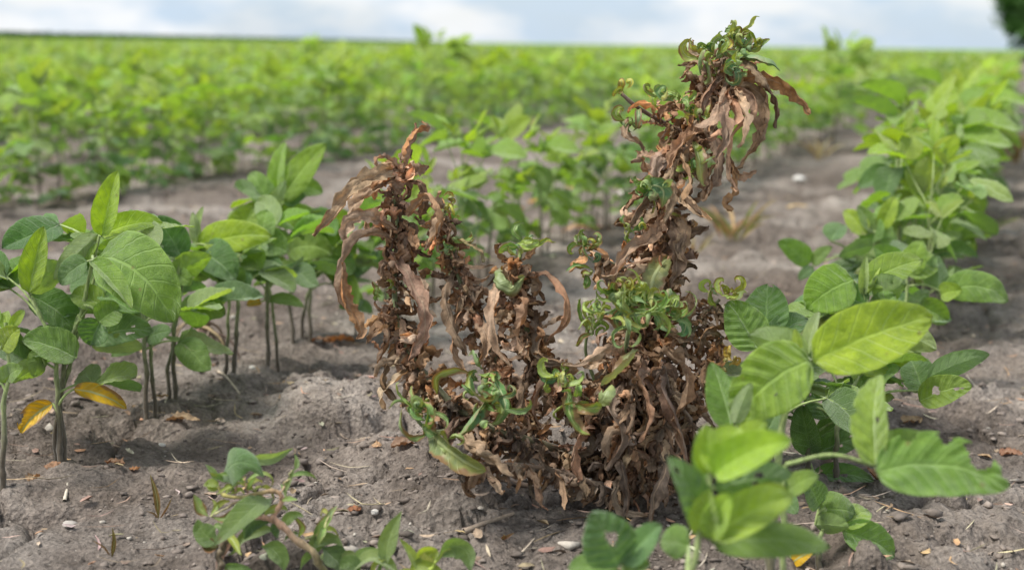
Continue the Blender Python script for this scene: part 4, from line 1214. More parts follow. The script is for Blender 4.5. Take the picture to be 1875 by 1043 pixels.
    shoot((1080, 605), 6, (.025, .045), (.005, .008), [(0.18, .32, .05), (.14, .27, .06)], .7, 1.0, (.4, .8), dz=-.07)
    shoot((1032, 690), 7, (.018, .03), (.008, .012), SICKC + YG, 1, .3, dz=-.12)
    shoot((955, 450), 7, (.018, .032), (.008, .013), SICKC + YG, 1, .4, dz=-.07)
    shoot((823, 382), 7, (.012, .024), (.004, .007), [(0.42, .42, .06), (.33, .36, .06)], 1, .5, dz=-.05)
    shoot((840, 450), 4, (.02, .035), (.008, .012), SICKC, 1, .0, dz=-.05)
    shoot((700, 540), 3, (.015, .025), (.006, .01), SICKC, 1, .1, dz=-.05)
    shoot((765, 760), 6, (.03, .05), (.008, .012), SICKC, 1, .3, (.5, .9), dz=-.13)
    shoot((905, 735), 5, (.03, .045), (.010, .014), SICKC, 1, .2, dz=-.13)
    shoot((880, 690), 4, (.03, .04), (.010, .014), SICKC, 1, .2, dz=-.09)
    shoot((1262, 760), 3, (.015, .025), (.006, .008), SICKC, 1, .2, dz=-.04)
    GR2 = [(0.20, .33, .09), (0.25, .37, .09), (0.16, .28, .11), (0.31, .40, .10)]
    for cx, cy, dz in ((1112, 572, -.10), (1190, 562, -.12), (1160, 590, -.13), (1135, 545, -.11), (1235, 590, -.09)):
        shoot((cx, cy), 6, (.03, .055), (.006, .010), GR2, 1.1, .25, (.35, .8), M_FRESH, dz)
    shoot((1085, 600), 6, (.03, .05), (.004, .006), GR2, .6, 1.1, (.2, .6), M_FRESH, -.07)
    for cx, cy, dz in ((770, 745, -.12), (900, 750, -.14), (870, 710, -.11), (1060, 735, -.13), (1025, 700, -.13), (800, 810, -.14), (1340, 70, -.03), (1200, 345, -.07), (1235, 185, -.04)):
        shoot((cx, cy), 3, (.025, .045), (.006, .011), GR2, 1, .2, (.4, .9), M_FRESH, dz)
    # larger green straps
    for px, w, c in [([(1165, 640, -.1), (1150, 665, -.11), (1125, 690, -.12), (1100, 705, -.12)], 40, (0.24, .28, .12)),
                     ([(1350, 110, -.02), (1380, 100, -.05), (1415, 112, -.06), (1428, 130, -.06)], 30, SICKC[2]),
                     ([(1290, 150, -.02), (1278, 120, -.04), (1285, 95, -.05), (1300, 88, -.05)], 20, SICKC[0]),
                     ([(1270, 260, -.06), (1280, 290, -.08), (1285, 335, -.08), (1292, 340, -.08)], 26, (0.2, .26, .09)),
                     ([(1370, 95, -.03), (1395, 80, -.03), (1410, 72, -.03)], 13, SICKC[0]),
                     ([(905, 725, -.12), (870, 760, -.14), (840, 795, -.14), (832, 800, -.14)], 30, SICKC[2]),
                     ([(785, 790, -.12), (815, 820, -.15), (860, 850, -.16), (890, 862, -.16)], 44, (0.17, .21, .09)),
                     ([(1040, 720, -.12), (1045, 760, -.14), (1062, 790, -.14), (1080, 795, -.14)], 34, SICKC[0]),
                     ([(781, 795, -.13), (753, 804, -.14), (731, 782, -.15), (735, 748, -.14)], 15, GR2[2]),
                     ([(777, 795, -.13), (785, 775, -.14), (784, 747, -.14), (766, 733, -.13)], 18, GR2[0]),
                     ([(905, 706, -.10), (891, 737, -.13), (866, 719, -.13), (860, 688, -.12)], 32, GR2[2]),
                     ([(1053, 742, -.13), (1075, 748, -.14), (1102, 744, -.13)], 22, GR2[1]), ([(1098, 740, -.13), (1108, 722, -.14), (1120, 704, -.13)], 28, (.26, .32, .11)),
                     ([(800, 720, -.08), (800, 690, -.1), (835, 678, -.1), (860, 682, -.1)], 14, (0.2, .26, .07)),
                     ([(905, 690, -.1), (925, 740, -.12), (912, 770, -.12), (900, 775, -.12)], 22, SICKC[2]),
                     ([(1225, 470, -.03), (1200, 500, -.05), (1190, 545, -.06), (1200, 555, -.06)], 40, (0.22, .25, .10)),
                     ([(1230, 445, -.03), (1248, 400, -.04), (1215, 385, -.05)], 8, (0.24, .25, .09)),
                     ([(1180, 360, -.05), (1195, 340, -.07), (1215, 350, -.07), (1212, 380, -.07)], 30, SICKC[2])]:
        hero(px, w, c, M_SICK, jag=.2, curl=.9, wrinkle=.07)
    # ---- brown leaves all along the stems
    def dress(path, n, L, Wd, cols, t0=0.05, t1=1.0, g=(.35, .8), small=0):
        for k in range(n + small):
            sm = k >= n
            i = int(79 * rg.uniform(t0, t1))
            az = rg.uniform(0, 6.28)
            d = V3(math.cos(az), math.sin(az), rg.uniform(-.5, .5))
            ln = rg.uniform(*L) * (rg.uniform(.28, .7) if sm else rg.uniform(.6, 1.0))
            p = path[i]
            gg = rg.uniform(*g); kk = rg.choice((.65, .9, 1.1, 1.3, 1.6))
            pts = walk(p, d, ln, rg, gg, rg.uniform(-1.3, 1.3), 9, .34)
            floor = b[2] + 0.004
            pts = [np.array([q[0], q[1], max(q[2], floor + 0.01 * rg.random())]) for q in pts]
            leaf(pts, rg.uniform(*Wd) * (rg.uniform(.4, .85) if sm else .95), M_DEAD, tuple(ch * kk for ch in jit(rg.choice(cols), rg, .08)), small=sm,
                 prof=prof_strap, curl=rg.uniform(.5, 1.9) * rg.choice((-1, 1)), twist=rg.uniform(-2.6, 2.6), jag=rg.uniform(.4, .8), jagf=rg.uniform(4, 11), wrinkle=.34)
    mixc = DEADC + GREYC[:1]
    foot = GREYC + DEADC[:2] + DEADC[5:]
    dress(main, 32, (.03, .06), (.012, .020), mixc, .55, .98, small=190)
    dress(main, 34, (.035, .065), (.014, .023), mixc, .30, .60, (.1, .6), small=260)
    dress(main, 26, (.04, .08), (.014, .022), foot, .0, .33, (.6, 1.1), small=240)
    dress(recl, 16, (.03, .06), (.012, .019), foot, .0, .85, (.6, 1.1), small=200)
    dress(stA, 28, (.03, .055), (.013, .021), DEADC, .05, 1.0, (.15, .65), small=190)
    dress(stB, 12, (.025, .05), (.012, .018), DEADC, .05, .95, (.15, .65), small=90)
    dress(stB0, 9, (.03, .05), (.012, .018), DEADC, .05, .95, (.15, .65), small=90)
    dress(stC, 24, (.03, .055), (.013, .021), DEADC, .1, .95, (.15, .65), small=190)
    dress(stE, 5, (.02, .04), (.009, .015), DEADC, .0, .7, small=30)
    dress(stF, 5, (.02, .035), (.008, .013), DEADC, .1, .95, small=40)
    dress(stF2, 6, (.02, .04), (.009, .014), DEADC, .1, 1.0, small=60)
    dress(stG, 4, (.015, .03), (.006, .011), DEADC, .0, .6, small=16)
    dress(stH, 6, (.02, .04), (.009, .015), DEADC, .0, .8, small=30)
    dress(stI, 6, (.025, .045), (.010, .016), DEADC, .0, .9, small=40)
    for px in ([(1180, 930), (1130, 830, -.05), (1105, 740, -.06), (1110, 670, -.06)], [(1185, 930), (1235, 850, -.04), (1262, 770, -.04), (1258, 690, -.03)],
               [(1178, 930), (1200, 830, -.08), (1225, 740, -.08), (1215, 670, -.06)], [(1175, 930), (1100, 890, -.08), (1010, 860, -.10), (930, 850, -.12), (850, 850, -.13)],
               [(1180, 930), (1160, 850, -.09), (1150, 760, -.10), (1165, 690, -.08)]):
        q = stem('branch', px, .0034, .0018, BR, BR)
        dress(q, 8, (.03, .065), (.012, .02), foot, .1, 1.0, (.5, 1.0), small=120)
    def crumple(path, n, cols, t0=0.0, t1=1.0, L=(.030, .055), W=(.010, .018), mats=None):
        for k in range(n):
            p = path[int(79 * rg.uniform(t0, t1))]
            az = rg.uniform(0, 6.28)
            d = V3(math.cos(az), math.sin(az), rg.uniform(-.3, .7))
            pts = walk(p, d, rg.uniform(*L), rg, rg.uniform(.1, .5), rg.uniform(-1.6, 1.6), 9, .22)
            pts = [np.array([q[0], q[1], max(q[2], b[2] + .006 + .01 * rg.random())]) for q in pts]
            kk = rg.choice((.65, .9, 1.1, 1.35, 1.7))
            v, f, u = ribbon([q - b for q in pts], rg.uniform(*W), unit(V3(rg.gauss(0, .6), -.6, rg.gauss(.3, .6))), 6, 14, prof_stalked, curl=rg.uniform(.4, 1.6) * rg.choice((-1, 1)),
                             twist=rg.uniform(-2, 2), jag=rg.uniform(.4, .8), jagf=rg.uniform(5, 12), wrinkle=rg.uniform(.3, .6), seed=rg.randint(0, 400))
            parts_small.append((v, f, u, tuple(ch * kk for ch in jit(rg.choice(cols), rg, .08))))
    crumple(stA, 110, DEADC, L=(.024, .048)); crumple(stB, 44, DEADC, L=(.022, .04)); crumple(stB0, 26, DEADC, L=(.022, .04)); crumple(stC, 84, DEADC, .05, .95, (.022, .044))
    crumple(main, 150, DEADC, .30, .62, (.026, .052), (.012, .02)); crumple(main, 110, DEADC, .6, .97); crumple(main, 120, foot, 0, .32, (.04, .075), (.012, .02))
    crumple(recl, 80, foot, .1, .9); crumple(stF, 26, DEADC); crumple(stF2, 40, DEADC); crumple(stH, 26, DEADC); crumple(stI, 30, DEADC); crumple(stE, 24, DEADC, 0, .7); crumple(stG, 8, DEADC, 0, .5)
    me = mk_mesh('leaf_scraps', *cat_parts(parts_small), mats=[M_DEAD])
    obj('leaf_scraps', me, root, kind='stuff')
    print('weed leaves', cnt[0])
weed()

# ------------------------------------------------------------------ the two green weeds at the bottom edge
def pig_weed(label, base, stems, leaves, seed, depth=None):
    rg = random.Random(seed)
    b = G(*base); b[2] = gz(b) - 0.004
    D = depth_of(b)
    root = empty('green_weed', b, label, 'weed')
    S = lambda q: P(q[0], q[1], D + (q[2] if len(q) > 2 else -.02))
    for k, (px, r0, r1, c0, c1) in enumerate(stems):
        v, f, u = tube([S(q) - b for q in px], r0 * .62, r1 * .66, 9, 40, .3, k, 4, .005)
        obj('stem' if k == 0 else 'branch', mk_mesh('stem', v, f, u, stem_tint(u[:, 1], c0, c1, .0, 1.0), mats=[M_STEM]), root)
    for k in range(26 if len(stems) > 4 else 8):                 # narrow side leaves
        px = rg.choice(stems)[0]
        p = spline([S(q) for q in px], 20)[rg.randint(2, 19)]
        az = rg.uniform(0, 6.28)
        pts = walk(p, V3(math.cos(az), math.sin(az), rg.uniform(.1, 1.0)), rg.uniform(.014, .032), rg, .2, rg.uniform(-.6, .6), 8, .1)
        v, f, u = ribbon([q - b for q in pts], rg.uniform(.004, .008), unit(V3(rg.gauss(0, .5), -.6, .7)), 5, 12, prof_lance, fold=.3, curl=.5, twist=rg.uniform(-.6, .6), wrinkle=.08, seed=k)
        obj('leaf', mk_mesh('leaf', v, f, u, mats=[M_FRESH]), root, color=jit(rg.choice(((.19, .31, .09), (.26, .37, .07), (.15, .26, .08), (.30, .36, .06))), rg, .1))
    for px, w, c, o in leaves:
        pts = [S(q) for q in px]
        tocam = unit(CAM - pts[0])
        a = dict(curl=rg.uniform(.2, .7), fold=rg.uniform(.1, .4), twist=rg.uniform(-.4, .4), wrinkle=.05, prof=prof_lance)
        mat = o.pop('mat', M_SOY) if 'mat' in o else M_SOY
        a.update(o)
        nrm = unit(tocam + .35 * np.array([rg.gauss(0, 1) for _ in range(3)]) + V3(0, 0, .4))
        v, f, u = ribbon([p - b for p in pts], px_len(w, D) * 1.1, nrm, 8, 24, seed=rg.randint(0, 99), **a)
        obj('leaf', mk_mesh('leaf', v, f, u, mats=[mat]), root, color=jit(c, rg, .1))
RED, PINK, STG = (0.36, .17, .12), (0.44, .26, .18), (0.36, .36, .16)
gD, gM, gL, gY, gP = (0.11, .20, .075), (0.16, .27, .07), (0.22, .33, .11), (0.32, .42, .06), (0.29, .39, .19)
pig_weed('small weed with pink crooked stem and twisted green leaves at the bottom edge', (600, 1075), [
    ([(606, 1075, 0), (578, 1018), (545, 985), (515, 960), (498, 945)], .0052, .0040, STG, PINK),
    ([(505, 955), (480, 945), (455, 948), (430, 975), (412, 1000), (398, 1050)], .0032, .0036, PINK, PINK),
    ([(498, 948), (512, 930), (514, 908), (500, 898), (470, 903), (440, 910), (410, 905), (400, 890)], .0032, .0020, PINK, (0.36, .33, .10)),
    ([(480, 915), (450, 918), (430, 922), (385, 945)], .0018, .0010, PINK, STG),
    ([(425, 955), (415, 980), (405, 1010), (402, 1045)], .0040, .0044, (0.14, .11, .06), (0.12, .09, .05)),
    ([(512, 912), (520, 890), (535, 860)], .0012, .0008, PINK, STG),
    ([(430, 905), (432, 885), (428, 875)], .0010, .0008, PINK, PINK),
    ([(452, 903), (450, 888), (446, 872)], .0010, .0008, PINK, PINK),
    ([(560, 985), (590, 975), (600, 950), (612, 930)], .0022, .0012, STG, STG),
], [
    ([(500, 912, -.03), (470, 925, -.05), (430, 960, -.06), (392, 998, -.06)], 46, gM, {'curl': .3, 'fold': .15, 'twist': .1}),
    ([(405, 880, -.02), (425, 850, -.05), (455, 848, -.06), (482, 872, -.06)], 58, gD, {'curl': -.8, 'fold': 0, 'twist': .1}),
    ([(438, 852, -.02), (470, 842, -.02), (500, 838, -.01), (537, 820, 0)], 20, gP, {'twist': .1}),
    ([(398, 882), (388, 866), (376, 850)], 16, gL, {}),
    ([(402, 892), (388, 885), (372, 888)], 18, gY, {}), ([(405, 895), (385, 893), (378, 880)], 12, gY, {}),
    ([(410, 905), (425, 890), (432, 875)], 9, gY, {}), ([(420, 905), (440, 895), (448, 905)], 8, gY, {}),
    ([(382, 945), (366, 930), (355, 905)], 22, gL, {'mat': M_SICK}),
    ([(385, 945), (410, 950), (430, 935), (450, 922)], 14, gM, {'mat': M_SICK}),
    ([(405, 990), (385, 985), (366, 965), (362, 950)], 40, gM, {'curl': .4}),
    ([(402, 1000), (385, 1000), (368, 992)], 30, (0.12, .09, .04), {'mat': M_SICK}),
    ([(500, 955), (470, 952), (455, 965), (448, 990)], 28, gD, {}),
    ([(512, 968), (480, 972), (450, 985), (430, 1010), (418, 1015)], 26, gL, {'twist': .5}),
    ([(478, 1000), (500, 1005), (515, 1025), (520, 1045)], 34, gL, {'curl': .5}),
    ([(518, 968), (528, 950), (545, 942), (556, 946)], 20, gM, {}),
    ([(545, 985), (556, 965), (545, 950), (535, 945)], 14, gY, {'mat': M_SICK}),
    ([(540, 862, -.02), (545, 845, -.02), (540, 830, -.02)], 10, gP, {}), ([(522, 905), (530, 880), (540, 855)], 8, gL, {}),
    ([(575, 1000), (590, 970), (605, 945), (614, 930)], 24, gM, {'mat': M_SICK}),
    ([(565, 1015), (580, 990), (610, 985), (628, 1000)], 24, gL, {}),
    ([(548, 1045), (560, 1020), (585, 1000), (605, 990)], 14, gL, {}),
    ([(590, 1000), (605, 1015), (620, 1030), (625, 1050)], 46, gD, {'curl': .3}),
    ([(600, 955), (606, 940), (618, 925)], 12, gP, {'mat': M_SICK}),
    ([(550, 975), (530, 980), (520, 990)], 12, gM, {}), ([(515, 955), (505, 965), (508, 985)], 16, gD, {}),
    ([(625, 1030), (640, 1015), (655, 1022)], 18, gL, {}), ([(398, 1040), (420, 1036), (450, 1040), (468, 1050)], 14, gM, {}),
    ([(640, 1045), (660, 1020), (690, 1018), (712, 1045)], 26, gL, {}),
], 3)
pig_weed('green weed with yellow arching leaf stalks cut by the bottom edge', (760, 1100), [
    ([(762, 1100, 0), (758, 1075), (756, 1050)], .0045, .0035, STG, STG),
    ([(756, 1060), (720, 1045), (708, 1025)], .0018, .0012, gY, gY),
    ([(760, 1060), (790, 1040), (805, 1015), (825, 1003)], .0022, .0016, gY, gY),
], [
    ([(706, 1040), (708, 1005), (718, 970), (735, 936)], 32, gL, {'curl': .5, 'fold': .2}),
    ([(735, 1055), (705, 1028), (675, 1020), (640, 1050)], 26, gL, {}),
    ([(770, 1050), (758, 1025), (742, 1000), (730, 984)], 20, gY, {'curl': .8}),
    ([(760, 1030), (775, 1012), (795, 1010), (790, 1030)], 26, gY, {'curl': .8}),
    ([(800, 1022), (830, 1000), (855, 1012), (862, 1045)], 40, gL, {'curl': .5}),
    ([(750, 1055), (765, 1035), (790, 1040), (815, 1050)], 24, gY, {}),
    ([(690, 1055), (700, 1030), (692, 1010)], 12, gM, {}), ([(660, 1050), (640, 1030), (620, 1040)], 30, gM, {}),
], 5)

# ------------------------------------------------------------------ grass tufts and small seedlings
def tuft(label, base, n, hpx, cols, seed, spread=0.5):
    rg = random.Random(seed)
    b = G(*base); b[2] = gz(b) - 0.003
    D = depth_of(b)
    root = empty('grass_tuft', b, label, 'grass tuft')
    for k in range(n):
        az = rg.uniform(0, 6.28)
        d = V3(math.cos(az) * spread, math.sin(az) * spread, 1)
        L = px_len(hpx, D) * rg.uniform(.6, 1.2)
        p = V3(rg.gauss(0, .008), rg.gauss(0, .008), 0) * (hpx / 80)
        v, f, u = ribbon(walk(p, d, L, rg, .12, 0, 8, .06), L * 0.06 + .0012, unit(V3(rg.gauss(0, 1), -1, .3)), 2, 9, prof_lance, fold=.4, seed=k)
        obj('blade', mk_mesh('blade', v, f, u, mats=[M_SICK if rg.random() < .5 else M_DEAD]), root, color=jit(rg.choice(cols), rg, .2))
GT = [(0.22, .24, .06), (0.34, .24, .10), (0.30, .18, .09), (0.17, .22, .05), (0.38, .28, .15)]
tuft('yellowing grass tuft on the bare strip beside the weed', (1345, 455), 26, 95, GT, 1, .7)
tuft('thin grass tuft low behind the weed, left of the yellowing one', (1268, 470), 10, 60, GT, 2, .7)
tuft('brown grass tuft on the bare strip below the horizon', (1500, 290), 16, 60, GT[1:3] + GT[4:], 3, .6)
tuft('green grass tuft at the picture edge past the right row', (1798, 450), 12, 75, [(0.15, .22, .05), (.2, .25, .07)], 4, .8)
tuft('brown dead stalks at the picture edge past the right row', (1858, 300), 22, 80, GT[2:3] + GT[4:], 5, .4)
def sprout(label, base, tips, seed):
    rg = random.Random(seed)
    b = G(*base); b[2] = gz(b) - .002
    D = depth_of(b)
    root = empty('grass_seedling', b, label, 'seedling')
    for k, (tx, ty, w, c) in enumerate(tips):
        e = P(tx, ty, D - .005) - b
        v, f, u = ribbon([V3(0, 0, 0), e * .5 + V3(.002, 0, .002), e], px_len(w, D) * 1.2, V3(.2, -1, .2), 3, 10, prof_lance, fold=.7, seed=k)
        obj('blade', mk_mesh('blade', v, f, u, mats=[M_SICK]), root, color=c)
sprout('reddish grass seedling standing upright on cracked soil', (290, 940), [(275, 868, 12, (.20, .14, .05)), (315, 910, 4, (.22, .10, .06)), (268, 935, 4, (.22, .12, .08))], 1)
sprout('tiny dark grass seedling below the reddish one', (204, 1012), [(206, 966, 9, (.15, .10, .03)), (168, 988, 4, (.2, .1, .06))], 2)
sprout('brown forked seedling by the twig at the bottom edge', (918, 1020), [(921, 978, 9, (.24, .10, .04)), (942, 975, 6, (.25, .13, .08))], 3)

# ------------------------------------------------------------------ things lying on the soil
def on_ground(px, py, dz=0.0):
    p = G(px, py); p[2] = gz(p) + dz
    return p
def fallen_leaf(label, px, py, w, h, col, seed, rz=0.0):
    """dry leaf scrap, cupped and ragged, w by h photo pixels"""
    rg = random.Random(seed)
    p = on_ground(px, py, .0015)
    D = depth_of(p)
    L = px_len(w, D); Wd = px_len(h, D) * 1.7
    a = V3(math.cos(rz), math.sin(rz), 0)
    pts = [-a * L / 2, -a * L * .15 + V3(0, 0, L * .12), a * L * .2 + V3(0, 0, L * .10), a * L / 2 + V3(0, 0, L * rg.uniform(0, .15))]
    v, f, u = ribbon(pts, Wd, V3(0, 0, 1), 8, 14, prof_ovate, curl=rg.uniform(-1.2, 1.2), jag=.45, wrinkle=.2, twist=rg.uniform(-.6, .6), seed=seed)
    v[:, 2] -= v[:, 2].min()
    obj('fallen_leaf', mk_mesh('fallen_leaf', v, f, u, mats=[M_DEAD]), None, p, col, label, 'dead leaf')
TAN, ORG, BRN, PALE = (.42, .30, .19), (.46, .23, .09), (.26, .15, .09), (.50, .44, .36)
fallen_leaf('flat tan leaf scrap below the paired stout stems', 335, 782, 62, 22, TAN, 1, .1)
fallen_leaf('small tan leaf scrap beside the thin stem', 294, 756, 30, 12, (.44, .32, .18), 2, .3)
fallen_leaf('curled brown leaf between the bare soil and yellow leaf', 212, 860, 38, 26, BRN, 3, -.4)
fallen_leaf('small orange leaf flake beside the curled brown leaf', 247, 864, 20, 12, (.36, .17, .07), 4, .4)
fallen_leaf('rolled brown leaf by the stem at the picture edge', 36, 884, 32, 30, BRN, 5, .8)
fallen_leaf('pale brown leaf leaning on the rolled leaf', 62, 872, 24, 24, (.36, .24, .14), 6, .9)
fallen_leaf('brown leaf scrap at the foot of the paired dark stems', 96, 866, 30, 20, (.3, .17, .1), 7, .5)
fallen_leaf('orange brown folded leaf on the soil behind the weed', 622, 632, 58, 26, ORG, 8, .5)
fallen_leaf('dull brown leaf next to the orange folded one', 588, 640, 36, 22, BRN, 9, -.2)
fallen_leaf('small red brown leaf flake on soil at the bottom', 650, 984, 26, 20, (.28, .12, .06), 10, -.5)
fallen_leaf('pale orange chip on the cracked crust', 690, 852, 18, 14, (.52, .34, .2), 11, .2)
fallen_leaf('crumpled brown leaf at the weed foot, on its own', 742, 862, 56, 26, (.24, .15, .1), 12, .5)
fallen_leaf('curled brown leaf at the picture edge on open soil', 1852, 820, 44, 22, (.30, .16, .10), 13, .1)
fallen_leaf('yellow leaf lying behind the weed, under the far row', 937, 390, 44, 20, (.50, .27, .03), 14, .3)
fallen_leaf('yellow leaf hanging low under the far row', 985, 378, 38, 14, (.46, .26, .04), 15, .1)
fallen_leaf('pale tan chip on the bare strip', 1460, 380, 40, 16, (.55, .42, .22), 16, .2)
fallen_leaf('flat tan chip behind the weed', 1060, 428, 60, 18, (.42, .27, .17), 17, .0)
fallen_leaf('tan leaf chip beside the first flat one behind the weed', 1100, 420, 40, 14, (.46, .30, .2), 18, .0)
fallen_leaf('rust coloured leaf beside the bitten leaf', 1605, 900, 40, 34, (.26, .14, .08), 19, 1.2)
fallen_leaf('tan chip on open soil beyond the pock-holed leaf', 1670, 775, 40, 22, (.36, .25, .14), 20, .4)
fallen_leaf('dark brown scrap hanging under the fan leaf', 1508, 700, 54, 26, (.13, .08, .05), 21, .1)
fallen_leaf('yellow dead leaf under the first far row', 590, 252, 24, 16, (.45, .28, .12), 22, .1)

fallen_leaf('orange leaf on the ground under the far rows, left of two others', 885, 232, 26, 18, (.52, .30, .05), 23, .2)
fallen_leaf('orange leaf on the ground under the far rows, middle of three', 932, 226, 26, 18, (.50, .28, .04), 24, .5)
fallen_leaf('orange leaf on the ground under the far rows, nearest the weed twig', 966, 230, 28, 16, (.48, .26, .05), 25, .1)
fallen_leaf('yellow brown leaf under the row behind the weed twig', 1052, 348, 34, 20, (.48, .33, .06), 26, .4)
fallen_leaf('orange brown leaf beside the bare strip at its far end', 1498, 200, 30, 20, (.42, .24, .09), 27, .3)

def stone(label, px, py, w, col, seed):
    p = on_ground(px, py, -.001)
    r = px_len(w, depth_of(p)) / 2
    rs = np.random.RandomState(seed)
    u, v = np.meshgrid(np.linspace(0, 2 * np.pi, 14, endpoint=False), np.linspace(-1, 1, 9))
    rr = np.sqrt(np.maximum(0, 1 - v ** 2))
    q = np.stack([rr * np.cos(u), rr * np.sin(u), v], -1).reshape(-1, 3)
    q = q * (1 + .28 * noise2(q[:, 0] * 1.3 + seed, q[:, 1] * 1.3 + q[:, 2] * 1.7, seed))[:, None] * np.array([1, .75, .55]) * r
    q[:, 2] += r * .35
    i, j = np.meshgrid(np.arange(8), np.arange(14), indexing='ij')
    a0 = (i * 14 + j).ravel(); a1 = (i * 14 + (j + 1) % 14).ravel()
    me = mk_mesh('pebble', q, np.stack([a0, a1, a1 + 14, a0 + 14], 1), None, None, True, [M_STONE])
    o = obj('pebble', me, None, p, col, label, 'pebble')
    o.rotation_euler = (0, 0, rs.uniform(0, 6.28))
stone('pale grey pebble on open soil at the lower left', 128, 948, 32, (.36, .33, .30), 1)
stone('small pale pebble right of the curled brown leaf', 296, 810, 16, (.48, .45, .41), 2)
stone('white pebble below the yellowed leaf', 145, 782, 26, (.42, .38, .34), 3)
stone('dull flat pebble left of the pale grey one', 78, 940, 24, (.30, .27, .24), 4)
stone('white pebble near the small red brown flake', 686, 986, 20, (.55, .52, .48), 5)
stone('white pebble on the bare strip', 1463, 335, 24, (.6, .58, .56), 6)
stone('tiny white pebble near the bare stem of the striped leaf', 463, 690, 16, (.55, .52, .48), 7)
stone('white pebble behind the weed below the far row', 1142, 355, 24, (.6, .55, .5), 8)

def twig(label, px, r, col, seed, forks=()):
    pts = [on_ground(x, y, r * .7) for x, y in px]
    b = pts[0].copy()
    parts = []
    for q, k in [(pts, 1.0)] + [([on_ground(x, y, r * .7) for x, y in fk], .6) for fk in forks]:
        v, f, u = tube([p - b for p in q], r * k, r * .5 * k, 6, 12, .35, seed)
        parts.append((v, f, u, (1, 1, 1)))
    obj('twig', mk_mesh('twig', *cat_parts(parts), mats=[M_LITTER]), None, b, col, label, 'twig')
twig('pale twig lying at the bottom edge beside the green weeds', [(850, 1000), (895, 992), (940, 980)], .0028, (.34, .27, .21), 1)
twig('grey twig lying along the foot of the weed', [(915, 918), (980, 922), (1040, 916), (1070, 928)], .003, (.24, .18, .14), 2, [[(985, 918), (1040, 910), (1062, 912)]])
twig('thin brown stick behind the paired stout stems', [(345, 686), (380, 684), (430, 680)], .003, (.25, .16, .11), 3)
twig('thin pale straw curling on soil at the bottom', [(955, 1030), (975, 1008), (1005, 980)], .0011, (.5, .42, .33), 4)
twig('bent pale straw beside a bare stem in the left row', [(400, 700), (415, 722), (440, 740)], .0018, (.46, .38, .29), 5)
twig('short pale stick standing at the lower left', [(118, 918), (122, 905), (124, 890)], .002, (.5, .44, .36), 6)
twig('pale straw on open soil at the right edge', [(1770, 690), (1790, 720), (1812, 740)], .0014, (.46, .40, .33), 7)

def root_clump(label, px, py, seed):
    rg = random.Random(seed)
    b = on_ground(px, py, 0)
    root = empty('stubble_clump', b, label, 'stubble')
    for k in range(16):
        az = rg.uniform(0, 6.28)
        p0 = V3(rg.gauss(0, .006), rg.gauss(0, .006), .045 + rg.uniform(-.006, .012))
        pts = walk(p0, V3(math.cos(az) * .9, math.sin(az) * .9, .3), rg.uniform(.045, .07), rg, .55, 0, 7, .12)
        pts = [np.array([q[0], q[1], max(q[2], .0)]) for q in pts]
        v, f, u = tube(pts, .0022, .0012, 5, 9, .2, k)
        obj('rootlet', mk_mesh('rootlet', v, f, u, mats=[M_LITTER]), root, color=jit((.27, .20, .15), rg, .25))
    v, f, u = tube([V3(0, 0, .02), V3(.002, 0, .05), V3(.004, 0, .066)], .010, .008, 9, 5, .3, 3)
    obj('stalk', mk_mesh('stalk', v, f, u, mats=[M_LITTER]), root, color=(.24, .17, .12))
root_clump('old corn stubble with splayed dry roots behind the left row', 372, 668, 2)

